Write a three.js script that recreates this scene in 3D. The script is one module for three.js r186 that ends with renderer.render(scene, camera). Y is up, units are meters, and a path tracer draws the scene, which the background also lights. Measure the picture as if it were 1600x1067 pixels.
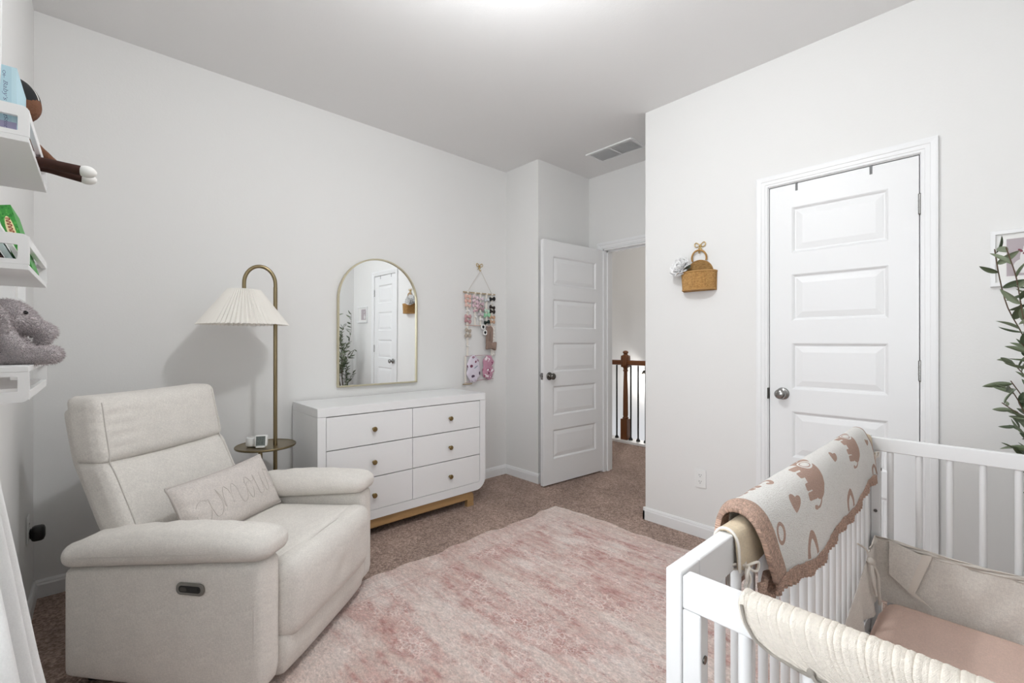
import * as THREE from 'three';
import { RoundedBoxGeometry } from 'three/addons/geometries/RoundedBoxGeometry.js';
import { MarchingCubes } from 'three/addons/objects/MarchingCubes.js';
import { MeshSurfaceSampler } from 'three/addons/math/MeshSurfaceSampler.js';
import { mergeGeometries } from 'three/addons/utils/BufferGeometryUtils.js';
import { RectAreaLightUniformsLib } from 'three/addons/lights/RectAreaLightUniformsLib.js';

// ---------------------------------------------------------------- camera, sky, light, exposure
const scene = new THREE.Scene();
const EYE = 1.1954, YAW = THREE.MathUtils.degToRad(42.611);
const camera = new THREE.PerspectiveCamera(2 * Math.atan(533.5 / 700.4) * 180 / Math.PI, 1600 / 1067, 0.03, 60);
camera.position.set(0, EYE, 0);
camera.lookAt(Math.sin(YAW), EYE + 0.0009, -Math.cos(YAW));
const renderer = new THREE.WebGLRenderer({ antialias: true });
renderer.toneMapping = THREE.LinearToneMapping;
renderer.toneMappingExposure = 0.655;
renderer.shadowMap.enabled = true;
renderer.shadowMap.type = THREE.PCFSoftShadowMap;
scene.background = new THREE.Color(2.4, 2.6, 2.9);          // bright overcast sky outside the window
RectAreaLightUniformsLib.init();
// daylight coming in through the window of the left wall
const daylight = new THREE.RectAreaLight(new THREE.Color(0.94, 0.985, 1.03), 11.2, 0.70, 1.38);
daylight.position.set(-0.3265, 1.46, -0.63);
daylight.lookAt(2, 1.46, -0.63);
scene.add(daylight);

// ---------------------------------------------------------------- helpers
let seed = 20240611;
function rnd() { seed = (seed * 1664525 + 1013904223) >>> 0; return seed / 4294967296; }
const rr = (a, b) => a + (b - a) * rnd();
const V = (x, y, z) => new THREE.Vector3(x, y, z);
const taken = {};
function numbered(n) { if (!(n in taken)) { taken[n] = 0; return n; } taken[n]++; return n + '_' + String(taken[n]).padStart(3, '0'); }
function shade(o) { o.castShadow = true; o.receiveShadow = true; return o; }
function tag(o, label, category, group, kind) {
  o.userData.label = label; o.userData.category = category;
  if (group) o.userData.group = group;
  if (kind) o.userData.kind = kind;
  return o;
}
function thing(name, label, category, pos = [0, 0, 0], turn = 0, group) {
  const o = new THREE.Group(); o.name = numbered(name); o.position.set(...pos); o.rotation.y = turn;
  scene.add(o); return tag(o, label, category, group);
}
function part(parent, name, geo, mat, pos, rot) {
  const m = shade(new THREE.Mesh(geo, mat)); m.name = name;
  if (pos) m.position.set(...pos);
  if (rot) m.rotation.set(...rot);
  parent.add(m); return m;
}
function single(name, geo, mat, label, category, pos, rot, group) {
  const m = part(scene, numbered(name), geo, mat, pos, rot); return tag(m, label, category, group);
}
function struct(name, geo, mat, label, category, pos) {
  const m = part(scene, numbered(name), geo, mat, pos); return tag(m, label, category, null, 'structure');
}
// box between two corners, uv in metres
function span(x0, x1, y0, y1, z0, z1) {
  const g = new THREE.BoxGeometry(x1 - x0, y1 - y0, z1 - z0); g.translate((x0 + x1) / 2, (y0 + y1) / 2, (z0 + z1) / 2);
  return boxUV(g);
}
function boxUV(g) {
  const p = g.attributes.position, n = g.attributes.normal, uv = new Float32Array(p.count * 2);
  for (let i = 0; i < p.count; i++) {
    const ax = Math.abs(n.getX(i)), ay = Math.abs(n.getY(i)), az = Math.abs(n.getZ(i));
    if (ay >= ax && ay >= az) { uv[2 * i] = p.getX(i); uv[2 * i + 1] = -p.getZ(i); }
    else if (ax >= az) { uv[2 * i] = -p.getZ(i); uv[2 * i + 1] = p.getY(i); }
    else { uv[2 * i] = p.getX(i); uv[2 * i + 1] = p.getY(i); }
  }
  g.setAttribute('uv', new THREE.BufferAttribute(uv, 2)); return g;
}
function rspan(x0, x1, y0, y1, z0, z1, r = 0.003, seg = 2) {
  const g = new RoundedBoxGeometry(x1 - x0, y1 - y0, z1 - z0, seg, Math.min(r, (x1 - x0) / 2.01, (y1 - y0) / 2.01, (z1 - z0) / 2.01));
  g.translate((x0 + x1) / 2, (y0 + y1) / 2, (z0 + z1) / 2); return boxUV(g);
}
function cyl(r0, r1, h, seg = 20) { return new THREE.CylinderGeometry(r0, r1, h, seg); }
function lathe(pts, seg = 28) { return new THREE.LatheGeometry(pts.map(([r, y]) => new THREE.Vector2(r, y)), seg); }
function tube(pts, r, seg = 40, rad = 8, closed = false) {
  return new THREE.TubeGeometry(new THREE.CatmullRomCurve3(pts.map(p => Array.isArray(p) ? V(...p) : p), closed, 'centripetal'), seg, r, rad, closed);
}
function rod(a, b, r, seg = 10) {
  const A = V(...a), B = V(...b), d = B.clone().sub(A), g = cyl(r, r, d.length(), seg);
  g.applyQuaternion(new THREE.Quaternion().setFromUnitVectors(V(0, 1, 0), d.clone().normalize()));
  g.translate((A.x + B.x) / 2, (A.y + B.y) / 2, (A.z + B.z) / 2); return g;
}
function merged(list) {
  return mergeGeometries(list.map(g => { const q = g.index ? g.toNonIndexed() : g; for (const k of Object.keys(q.attributes)) if (!['position', 'normal', 'uv'].includes(k)) q.deleteAttribute(k); return q; }));
}
// normals averaged over all vertices at one place
function smooth(g, eps = 1e-5) {
  g.computeVertexNormals();
  const p = g.attributes.position, n = g.attributes.normal, idx = g.index, acc = new Map();
  const key = i => Math.round(p.getX(i) / eps) + ',' + Math.round(p.getY(i) / eps) + ',' + Math.round(p.getZ(i) / eps);
  const keys = []; for (let i = 0; i < p.count; i++) { keys.push(key(i)); if (!acc.has(keys[i])) acc.set(keys[i], V(0, 0, 0)); }
  const a = V(), b = V(), c = V(), t = V(), cnt = idx ? idx.count : p.count;
  for (let i = 0; i < cnt; i += 3) {
    const [i0, i1, i2] = idx ? [idx.getX(i), idx.getX(i + 1), idx.getX(i + 2)] : [i, i + 1, i + 2];
    a.fromBufferAttribute(p, i0); b.fromBufferAttribute(p, i1).sub(a); c.fromBufferAttribute(p, i2).sub(a); t.crossVectors(b, c);
    acc.get(keys[i0]).add(t); acc.get(keys[i1]).add(t); acc.get(keys[i2]).add(t);
  }
  for (let i = 0; i < p.count; i++) { const m = acc.get(keys[i]); const l = m.length() || 1; n.setXYZ(i, m.x / l, m.y / l, m.z / l); }
  return g;
}
// soft rounded block of size w,h,d (centred) with sub-divisions, shaped by fn(p, q) where q runs -1..1 over the block
function soft(w, h, d, r, seg, fn) {
  const [sx, sy, sz] = Array.isArray(seg) ? seg : [seg, seg, seg];
  const g = new THREE.BoxGeometry(2, 2, 2, sx, sy, sz), p = g.attributes.position, n = g.attributes.normal;
  const hw = w / 2, hh = h / 2, hd = d / 2, uv = new Float32Array(p.count * 2), v = V(), q = V();
  const warp = (t, half) => { const e = Math.min(0.45, 1.2 * r / half), s = Math.sign(t), a = Math.abs(t); const lim = 0.75; return s * (a < lim ? a / lim * (1 - e) : (1 - e) + (a - lim) / (1 - lim) * e); };
  for (let i = 0; i < p.count; i++) {
    v.fromBufferAttribute(p, i);
    v.set(warp(v.x, hw) * hw, warp(v.y, hh) * hh, warp(v.z, hd) * hd);
    const ax = Math.abs(n.getX(i)), ay = Math.abs(n.getY(i));
    if (ay > 0.5) { uv[2 * i] = v.x; uv[2 * i + 1] = -v.z; } else if (ax > 0.5) { uv[2 * i] = -v.z; uv[2 * i + 1] = v.y; } else { uv[2 * i] = v.x; uv[2 * i + 1] = v.y; }
    const c = V(THREE.MathUtils.clamp(v.x, -hw + r, hw - r), THREE.MathUtils.clamp(v.y, -hh + r, hh - r), THREE.MathUtils.clamp(v.z, -hd + r, hd - r));
    const dir = v.clone().sub(c); const l = dir.length();
    if (l > 1e-9) v.copy(c).addScaledVector(dir, r / l);
    q.set(v.x / hw, v.y / hh, v.z / hd);
    if (fn) fn(v, q);
    p.setXYZ(i, v.x, v.y, v.z);
  }
  g.setAttribute('uv', new THREE.BufferAttribute(uv, 2));
  return smooth(g);
}
// grid surface fn(u, v) -> [x, y, z]
function sheet(nu, nv, fn, uvfn) {
  const pos = [], uv = [], idx = [];
  for (let j = 0; j <= nv; j++) for (let i = 0; i <= nu; i++) { const u = i / nu, v = j / nv; pos.push(...fn(u, v)); uv.push(...(uvfn ? uvfn(u, v) : [u, v])); }
  for (let j = 0; j < nv; j++) for (let i = 0; i < nu; i++) { const a = j * (nu + 1) + i, b = a + 1, c = a + nu + 1, d = c + 1; idx.push(a, b, d, a, d, c); }
  const g = new THREE.BufferGeometry();
  g.setAttribute('position', new THREE.Float32BufferAttribute(pos, 3)); g.setAttribute('uv', new THREE.Float32BufferAttribute(uv, 2)); g.setIndex(idx);
  return smooth(g);
}
// a cloth of thickness th around a grid surface
function cloth(nu, nv, fn, th, uvfn) {
  const base = sheet(nu, nv, fn, uvfn), p = base.attributes.position, n = base.attributes.normal, u = base.attributes.uv, N = p.count;
  const pos = [], uv = [], idx = [];
  for (const s of [0.5, -0.5]) for (let i = 0; i < N; i++) { pos.push(p.getX(i) + n.getX(i) * th * s, p.getY(i) + n.getY(i) * th * s, p.getZ(i) + n.getZ(i) * th * s); uv.push(u.getX(i), u.getY(i)); }
  const bi = base.index.array;
  for (let i = 0; i < bi.length; i += 3) { idx.push(bi[i], bi[i + 1], bi[i + 2]); idx.push(N + bi[i], N + bi[i + 2], N + bi[i + 1]); }
  const rim = [];
  for (let i = 0; i <= nu; i++) rim.push(i);
  for (let j = 1; j <= nv; j++) rim.push(j * (nu + 1) + nu);
  for (let i = nu - 1; i >= 0; i--) rim.push(nv * (nu + 1) + i);
  for (let j = nv - 1; j >= 1; j--) rim.push(j * (nu + 1));
  for (let k = 0; k < rim.length; k++) { const a = rim[k], b = rim[(k + 1) % rim.length]; idx.push(a, N + b, b, a, N + a, N + b); }
  const g = new THREE.BufferGeometry();
  g.setAttribute('position', new THREE.Float32BufferAttribute(pos, 3)); g.setAttribute('uv', new THREE.Float32BufferAttribute(uv, 2)); g.setIndex(idx);
  g.computeVertexNormals(); return g;
}
// flat outline extruded by depth, bevelled
function slabShape(pts, depth, bevel = 0, holes = [], curve = 12) {
  const s = pts instanceof THREE.Shape ? pts : new THREE.Shape(pts.map(([x, y]) => new THREE.Vector2(x, y)));
  for (const h of holes) s.holes.push(h instanceof THREE.Path ? h : new THREE.Path(h.map(([x, y]) => new THREE.Vector2(x, y))));
  return new THREE.ExtrudeGeometry(s, { depth: depth - 2 * bevel, bevelEnabled: bevel > 0, bevelThickness: bevel, bevelSize: bevel, bevelOffset: -bevel, bevelSegments: 2, curveSegments: curve });
}
const rect = (x0, x1, y0, y1) => [[x0, y0], [x1, y0], [x1, y1], [x0, y1]];
function rrect(x0, x1, y0, y1, r) {
  const s = new THREE.Shape(); const [a, b, c, d] = Array.isArray(r) ? r : [r, r, r, r];
  s.moveTo(x0 + a, y0); s.lineTo(x1 - b, y0); if (b) s.absarc(x1 - b, y0 + b, b, -Math.PI / 2, 0); s.lineTo(x1, y1 - c); if (c) s.absarc(x1 - c, y1 - c, c, 0, Math.PI / 2);
  s.lineTo(x0 + d, y1); if (d) s.absarc(x0 + d, y1 - d, d, Math.PI / 2, Math.PI); s.lineTo(x0, y0 + a); if (a) s.absarc(x0 + a, y0 + a, a, Math.PI, 1.5 * Math.PI); return s;
}
// implicit surface
function blob(f, center, half, res) {
  const mc = new MarchingCubes(res, new THREE.MeshBasicMaterial(), false, false, 400000);
  mc.isolation = 0; const s = mc.size;
  for (let k = 0; k < s; k++) for (let j = 0; j < s; j++) for (let i = 0; i < s; i++) {
    mc.field[k * s * s + j * s + i] = -f(center[0] + ((i - s / 2) / (s / 2)) * half, center[1] + ((j - s / 2) / (s / 2)) * half, center[2] + ((k - s / 2) / (s / 2)) * half);
  }
  mc.update();
  const n = mc.count, g = new THREE.BufferGeometry(), pos = new Float32Array(n * 3);
  for (let i = 0; i < n * 3; i++) pos[i] = mc.positionArray[i] * half + center[i % 3];
  g.setAttribute('position', new THREE.BufferAttribute(pos, 3));
  const uv = new Float32Array(n * 2); for (let i = 0; i < n; i++) { uv[2 * i] = pos[3 * i] + pos[3 * i + 2]; uv[2 * i + 1] = pos[3 * i + 1]; }
  g.setAttribute('uv', new THREE.BufferAttribute(uv, 2));
  return smooth(g, 1e-4);
}
const smin = (a, b, k) => { const h = Math.max(k - Math.abs(a - b), 0) / k; return Math.min(a, b) - h * h * k * 0.25; };
function capsule(x, y, z, a, b, ra, rb) {
  const dx = b[0] - a[0], dy = b[1] - a[1], dz = b[2] - a[2], px = x - a[0], py = y - a[1], pz = z - a[2];
  const t = Math.max(0, Math.min(1, (px * dx + py * dy + pz * dz) / (dx * dx + dy * dy + dz * dz + 1e-12)));
  return Math.hypot(px - t * dx, py - t * dy, pz - t * dz) - (ra + (rb - ra) * t);
}
function ellip(x, y, z, c, r) {
  const k = Math.hypot((x - c[0]) / r[0], (y - c[1]) / r[1], (z - c[2]) / r[2]); return (k - 1) * Math.min(...r);
}

// ---------------------------------------------------------------- noise and textures
const HN = 256, hashTab = new Float32Array(HN * HN); for (let i = 0; i < HN * HN; i++) hashTab[i] = rnd();
function vnoise(x, y, per) {       // tileable value noise
  let xi = Math.floor(x), yi = Math.floor(y); const fx = x - xi, fy = y - yi, sx = fx * fx * (3 - 2 * fx), sy = fy * fy * (3 - 2 * fy);
  const m = (a, p) => ((a % p) + p) % p, h = (a, b) => hashTab[(m(b, per) & 255) * HN + (m(a, per) & 255)];
  const a = h(xi, yi), b = h(xi + 1, yi), c = h(xi, yi + 1), d = h(xi + 1, yi + 1);
  return a + (b - a) * sx + (c - a) * sy + (a - b - c + d) * sx * sy;
}
function fbm(x, y, per, oct = 4) { let s = 0, a = 0.5, t = 0; for (let o = 0; o < oct; o++) { s += a * vnoise(x, y, per); t += a; x *= 2; y *= 2; per *= 2; a *= 0.5; } return s / t; }
function dataTex(w, h, fn, srgb, rep) {      // fn(u, v) -> [r, g, b] 0..1 or one number
  const d = new Uint8Array(w * h * 4);
  for (let j = 0; j < h; j++) for (let i = 0; i < w; i++) {
    const c = fn(i / w, j / h), k = (j * w + i) * 4;
    if (typeof c === 'number') { const q = Math.max(0, Math.min(255, c * 255)); d[k] = d[k + 1] = d[k + 2] = q; } else for (let q = 0; q < 3; q++) d[k + q] = Math.max(0, Math.min(255, c[q] * 255));
    d[k + 3] = 255;
  }
  const t = new THREE.DataTexture(d, w, h); t.wrapS = t.wrapT = THREE.RepeatWrapping; t.magFilter = THREE.LinearFilter; t.minFilter = THREE.LinearMipmapLinearFilter; t.generateMipmaps = true;
  if (srgb) t.colorSpace = THREE.SRGBColorSpace;
  if (rep) t.repeat.set(rep[0], rep[1]);
  t.needsUpdate = true; return t;
}
function canvasTex(w, h, draw, rep) {
  const c = document.createElement('canvas'); c.width = w; c.height = h; draw(c.getContext('2d'), w, h);
  const t = new THREE.CanvasTexture(c); t.colorSpace = THREE.SRGBColorSpace; t.wrapS = t.wrapT = THREE.RepeatWrapping; if (rep) t.repeat.set(...rep); return t;
}
const hex = h => { const c = new THREE.Color(h); const s = c.clone().convertLinearToSRGB(); return [s.r, s.g, s.b]; };
const mix3 = (a, b, t) => [a[0] + (b[0] - a[0]) * t, a[1] + (b[1] - a[1]) * t, a[2] + (b[2] - a[2]) * t];
const sstep = (a, b, x) => { const t = Math.max(0, Math.min(1, (x - a) / (b - a))); return t * t * (3 - 2 * t); };
function std(color, rough, extra = {}) { return new THREE.MeshStandardMaterial({ color, roughness: rough, ...extra }); }
function phys(color, rough, extra = {}) { return new THREE.MeshPhysicalMaterial({ color, roughness: rough, ...extra }); }

const texPaint = dataTex(256, 256, (u, v) => 0.5 + 0.5 * (fbm(u * 64, v * 64, 64, 3) - 0.5) + 0.3 * (fbm(u * 16, v * 16, 16, 2) - 0.5), false, [1 / 0.35, 1 / 0.35]);
const texWeave = dataTex(256, 256, (u, v) => { const a = Math.sin(u * 2 * Math.PI * 40) * Math.sin(v * 2 * Math.PI * 40), n = fbm(u * 40, v * 80, 80, 2), m = fbm(u * 80, v * 40, 80, 2); return 0.5 + 0.18 * a + 0.5 * (n - 0.5) + 0.5 * (m - 0.5); }, false, [1 / 0.06, 1 / 0.06]);
function linen(base, amount) {
  const b = hex(base);
  return dataTex(512, 512, (u, v) => { const n = fbm(u * 30, v * 120, 120, 2) - 0.5, m = fbm(u * 120, v * 30, 120, 2) - 0.5, l = fbm(u * 5, v * 5, 5, 3) - 0.5; const t = 1 + amount * (n + m) + amount * 0.5 * l; return [b[0] * t, b[1] * t, b[2] * t]; }, true, [1 / 0.16, 1 / 0.16]);
}
const texFuzz = dataTex(256, 256, (u, v) => fbm(u * 48, v * 48, 48, 4), false, [1 / 0.06, 1 / 0.06]);

const M = {
  wall: std('#edecea', 0.9, { bumpMap: texPaint, bumpScale: 0.0004 }),
  ceiling: std('#f3f2f1', 0.95, { bumpMap: texPaint, bumpScale: 0.0005 }),
  trim: phys('#f2f2f2', 0.38),
  doorPaint: phys('#f1f1f1', 0.42),
  crib: phys('#ececec', 0.36),
  lacquer: phys('#f4f4f4', 0.3),
  shelfWhite: phys('#efefee', 0.4),
  brass: std('#8d7f62', 0.32, { metalness: 1 }),
  gold: std('#cdb27a', 0.32, { metalness: 1 }),
  paleGold: std('#cfc7ad', 0.35, { metalness: 0.85 }),
  antique: std('#8f7c55', 0.35, { metalness: 1 }),
  strap: std('#7a7a7a', 0.6),
  nickel: std('#9b9a98', 0.22, { metalness: 1 }),
  darkNickel: std('#6f6d69', 0.25, { metalness: 1 }),
  black: std('#141414', 0.45),
  blackIron: std('#101010', 0.5),
  white: std('#f0efec', 0.6),
  plastic: phys('#f1f1ef', 0.35),
  mirror: std('#f4f6f6', 0.015, { metalness: 1 }),
};
// ---------------------------------------------------------------- the room
const CE = 2.74, DZ = -3.0445, LX = -0.2265, CX = 2.712, AZ = -2.6355, EX = 3.4186, CZ = -1.617, RZ = 0.47, TH = 0.12;
const texCarpet = dataTex(1024, 1024, (u, v) => {
  const f = fbm(u * 230, v * 230, 230, 2), g = fbm(u * 100, v * 100, 100, 3), c = fbm(u * 7, v * 7, 7, 4), t = 0.62 * f + 0.38 * g;
  let col = mix3([0.47, 0.395, 0.36], [0.70, 0.61, 0.56], sstep(0.2, 0.8, t)); const k = 0.97 + 0.22 * c; return [col[0] * k, col[1] * k, col[2] * k];
}, true, [1 / 1.3, 1 / 1.3]);
const texCarpetBump = dataTex(1024, 1024, (u, v) => 0.6 * fbm(u * 170, v * 170, 170, 2) + 0.4 * fbm(u * 90, v * 90, 90, 3), false, [1 / 1.3, 1 / 1.3]);
const matCarpet = std('#ffffff', 1.0, { map: texCarpet, bumpMap: texCarpetBump, bumpScale: 0.009 });
struct('floor', span(LX - 0.18, 4.70, -0.12, 0, -4.72, RZ + TH), matCarpet, 'taupe brown cut pile carpet covering the room and landing floor', 'floor');
struct('ceiling', span(LX - 0.18, 5.92, CE, CE + TH, -4.72, RZ + TH), M.ceiling, 'flat off white painted ceiling over the whole room', 'ceiling');
struct('wall_front', span(LX - 0.18, 2.7253, 0, CE, DZ - TH, DZ), M.wall, 'long pale grey painted wall behind the dresser and lamp', 'wall');
struct('wall_alcove', span(2.7253, EX, 0, CE, DZ - TH, AZ), M.wall, 'pale grey wall return jutting out behind the open door', 'wall');
// left wall with the window opening
const TL = 0.18, WZ0 = -1.00, WZ1 = -0.26, WY0 = 0.74, WY1 = 2.18;
struct('wall_left', merged([span(LX - TL, LX, 0, CE, DZ, WZ0), span(LX - TL, LX, 0, CE, WZ1, RZ), span(LX - TL, LX, 0, WY0, WZ0, WZ1), span(LX - TL, LX, WY1, CE, WZ0, WZ1)]), M.wall, 'pale grey painted wall carrying the white ledges and the window', 'wall');
struct('wall_rear', span(LX - 0.18, EX + TH, 0, CE, RZ, RZ + TH), M.wall, 'pale grey painted wall behind the crib and olive plant', 'wall');
// closet wall with its door opening
const KZ0 = -0.860, KZ1 = -0.239, KH = 2.041;
struct('wall_right', merged([span(CX, CX + TH, 0, CE, CZ, KZ0), span(CX, CX + TH, 0, CE, KZ1, RZ), span(CX, CX + TH, KH, CE, KZ0, KZ1)]), M.wall, 'pale grey painted wall around the closed closet door', 'wall');
struct('wall_closet', span(CX + TH, EX, 0, CE, CZ, CZ + TH), M.wall, 'side of the closet facing the entry alcove', 'wall');
// entry wall with the doorway
const EZ0 = -2.475, EZ1 = -1.700, EH = 2.048;
struct('wall_entry', merged([span(EX, EX + TH, 0, CE, -4.72, EZ0), span(EX, EX + TH, 0, CE, EZ1, RZ), span(EX, EX + TH, EH, CE, EZ0, EZ1)]), M.wall, 'pale wall above and around the doorway to the landing', 'wall');
struct('wall_landing', span(5.80, 5.92, -1.7, CE, -4.72, -0.9), M.wall, 'far grey wall of the stairwell seen past the railing', 'wall');
struct('wall_landing', span(EX + TH, 5.80, -1.7, CE, -4.84, -4.72), M.wall, 'side wall closing the landing beyond the alcove', 'wall');
struct('wall_landing', span(EX + TH, 5.80, -1.7, CE, -0.9, -0.78), M.wall, 'side wall closing the landing behind the closet', 'wall');
struct('floor', span(4.55, 5.92, -1.82, -1.7, -4.72, -0.9), matCarpet, 'lower floor of the stairwell below the railing', 'floor');

// baseboards: profile swept between two points, n points into the room
function baseboard(side, a, b, n, label) {
  const prof = [[0, 0], [0.013, 0], [0.013, 0.060], [0.010, 0.068], [0.010, 0.073], [0.005, 0.083], [0, 0.083]];
  const L = Math.hypot(b[0] - a[0], b[1] - a[1]), g = new THREE.ExtrudeGeometry(new THREE.Shape(prof.map(([x, y]) => new THREE.Vector2(x, y))), { depth: L, bevelEnabled: false });
  const d = V((b[0] - a[0]) / L, 0, (b[1] - a[1]) / L), nn = V(n[0], 0, n[1]), m = new THREE.Matrix4();
  m.makeBasis(nn, V(0, 1, 0), d); if (m.determinant() < 0) { m.makeBasis(nn, V(0, 1, 0), d.clone().negate()); m.setPosition(b[0], 0, b[1]); } else m.setPosition(a[0], 0, a[1]);
  g.applyMatrix4(m); struct('baseboard_' + side, g, M.trim, label, 'baseboard');
}
baseboard('front', [LX, DZ], [2.7253, DZ], [0, 1], 'white baseboard along the dresser wall');
baseboard('left', [LX, DZ], [LX, RZ], [1, 0], 'white baseboard along the wall with the ledges');
baseboard('alcove', [2.7253, DZ + 0.013], [2.7253, AZ + 0.013], [-1, 0], 'short white baseboard beside the open door edge');
baseboard('alcove', [2.7253, AZ], [EX, AZ], [0, 1], 'white baseboard hidden behind the open door');
baseboard('right', [CX, CZ - 0.013], [CX, KZ0 - 0.058], [-1, 0], 'white baseboard below the outlet and hanging basket');
baseboard('right', [CX, KZ1 + 0.060], [CX, RZ], [-1, 0], 'white baseboard behind the crib end and plant');
baseboard('closet', [CX - 0.013, CZ], [EX, CZ], [0, -1], 'white baseboard round the closet corner toward the doorway');
baseboard('rear', [LX, RZ], [CX, RZ], [0, -1], 'white baseboard along the wall behind the crib');

// casing round an opening of width w and height h, in local x (centred) / y, proud towards +z
function casingGeo(w, h, sill) {
  const prof = [[0, 0], [0, 0.008], [0.004, 0.010], [0.012, 0.010], [0.014, 0.013], [0.030, 0.013], [0.033, 0.016], [0.050, 0.0175], [0.057, 0.0165], [0.057, 0]];
  const pos = [];
  const loop = prof.map(([a, d]) => sill ? [V(-w / 2 - a, -a, d), V(-w / 2 - a, h + a, d), V(w / 2 + a, h + a, d), V(w / 2 + a, -a, d)] : [V(-w / 2 - a, 0, d), V(-w / 2 - a, h + a, d), V(w / 2 + a, h + a, d), V(w / 2 + a, 0, d)]);
  const nseg = sill ? 4 : 3;
  for (let k = 0; k < prof.length - 1; k++) for (let s = 0; s < nseg; s++) {
    const A = loop[k][s], B = loop[k][(s + 1) % 4], C = loop[k + 1][(s + 1) % 4], D = loop[k + 1][s];
    for (const q of [A, B, C, A, C, D]) pos.push(q.x, q.y, q.z);
  }
  const g = new THREE.BufferGeometry(); g.setAttribute('position', new THREE.Float32BufferAttribute(pos, 3)); g.setAttribute('uv', new THREE.Float32BufferAttribute(new Float32Array(pos.length / 3 * 2), 2));
  g.computeVertexNormals(); return g;
}
// moulded five panel door slab: x 0..w, y 0..h, centred on z
const ROWS = [[0.208, 0.450], [0.570, 0.813], [0.932, 1.175], [1.296, 1.541], [1.658, 1.899]];
function panelGeo(w, h) {        // recessed moulding with a raised field, front at z = 0 looking +z, origin at its centre
  const steps = [[0, 0], [0.004, -0.002], [0.011, -0.010], [0.017, -0.0105], [0.020, -0.009], [0.044, -0.0035], [0.047, -0.003]], pos = [];
  const ring = ([a, d]) => [V(-w / 2 + a, -h / 2 + a, d), V(w / 2 - a, -h / 2 + a, d), V(w / 2 - a, h / 2 - a, d), V(-w / 2 + a, h / 2 - a, d)];
  for (let k = 0; k < steps.length - 1; k++) { const A = ring(steps[k]), B = ring(steps[k + 1]); for (let s = 0; s < 4; s++) { const t = (s + 1) % 4; for (const q of [A[s], A[t], B[t], A[s], B[t], B[s]]) pos.push(q.x, q.y, q.z); } }
  const F = ring(steps[steps.length - 1]); for (const q of [F[0], F[1], F[2], F[0], F[2], F[3]]) pos.push(q.x, q.y, q.z);
  const g = new THREE.BufferGeometry(); g.setAttribute('position', new THREE.Float32BufferAttribute(pos, 3)); g.setAttribute('uv', new THREE.Float32BufferAttribute(new Float32Array(pos.length / 3 * 2), 2)); g.computeVertexNormals(); return g;
}
function doorSlab(parent, w, h, stile) {
  const T = 0.035, holes = ROWS.map(([a, b]) => rect(stile, w - stile, a, b));
  const g = slabShape(rect(0, w, 0, h), T, 0.0012, holes); g.translate(0, 0, -T / 2 + 0.0012);
  part(parent, 'door_slab', g, M.doorPaint);
  for (const [a, b] of ROWS) for (const s of [1, -1]) {
    const p = part(parent, 'door_panel', panelGeo(w - 2 * stile, b - a), M.doorPaint, [w / 2, (a + b) / 2, s * T / 2]); if (s < 0) p.rotation.y = Math.PI;
  }
}
const knobGeo = (() => { const g = lathe([[0, 0.062], [0.012, 0.0615], [0.021, 0.058], [0.0265, 0.051], [0.027, 0.045], [0.023, 0.038], [0.013, 0.031], [0.011, 0.022], [0.013, 0.012], [0.028, 0.010], [0.032, 0.006], [0.0325, 0]], 32); g.rotateX(Math.PI / 2); return g; })();
function hinge(parent, x, y, z, mat) { const h = part(parent, 'hinge', merged([cyl(0.0062, 0.0062, 0.088, 12), cyl(0.0068, 0.0068, 0.003, 12).translate(0, 0.015, 0), cyl(0.0068, 0.0068, 0.003, 12).translate(0, -0.015, 0), cyl(0.004, 0.0068, 0.004, 12).translate(0, 0.046, 0), cyl(0.0068, 0.004, 0.004, 12).translate(0, -0.046, 0), new THREE.BoxGeometry(0.02, 0.086, 0.002).translate(0.008, 0, -0.004)]), mat, [x, y, z]); return h; }

// closet door: seen from the room its knob is on the alcove side, hinges towards the crib; local x runs towards -z... built in a frame turned to face -x
const door1 = new THREE.Group(); door1.name = 'door_1'; scene.add(door1); tag(door1, 'closed white five panel closet door in the pale wall', 'door', null, 'structure');
door1.position.set(CX, 0, (KZ0 + KZ1) / 2); door1.rotation.y = -Math.PI / 2;         // local +z looks into the room (-x), local +x runs to +z
{
  const w = 0.611, slab = new THREE.Group(); slab.name = 'door_leaf'; door1.add(slab); slab.position.set(-w / 2, 0.012, -0.0195);
  doorSlab(slab, w, 2.023, 0.108);
  const k = part(slab, 'door_knob', knobGeo, M.nickel, [0.064, 0.905, 0.0175]);
  k.userData.label = 'round satin nickel knob';
  part(slab, 'latch_plate', rspan(-0.0015, 0.001, 0.875, 0.935, -0.010, 0.012, 0.0005), M.darkNickel);
  for (const y of [1.803, 1.053, 0.30]) hinge(slab, w + 0.003, y, 0.021, M.nickel);
  const jw = KZ1 - KZ0, jamb = merged([span(-jw / 2, -jw / 2 + 0.0015, 0, KH, -TH, 0), span(jw / 2 - 0.0015, jw / 2, 0, KH, -TH, 0), span(-jw / 2, jw / 2, KH - 0.0015, KH, -TH, 0), span(-jw / 2, -jw / 2 + 0.012, 0, KH, -TH, -0.041), span(jw / 2 - 0.012, jw / 2, 0, KH, -TH, -0.041), span(-jw / 2, jw / 2, KH - 0.012, KH, -TH, -0.041)]);
  part(door1, 'door_jamb', jamb, M.trim);
  part(door1, 'strike_plate', rspan(-jw / 2 - 0.004, -jw / 2 + 0.002, 0.884, 0.944, -0.006, 0.0125, 0.001), M.darkNickel);
  part(door1, 'door_casing', casingGeo(jw + 0.004, KH + 0.002), M.trim);
}
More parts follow.
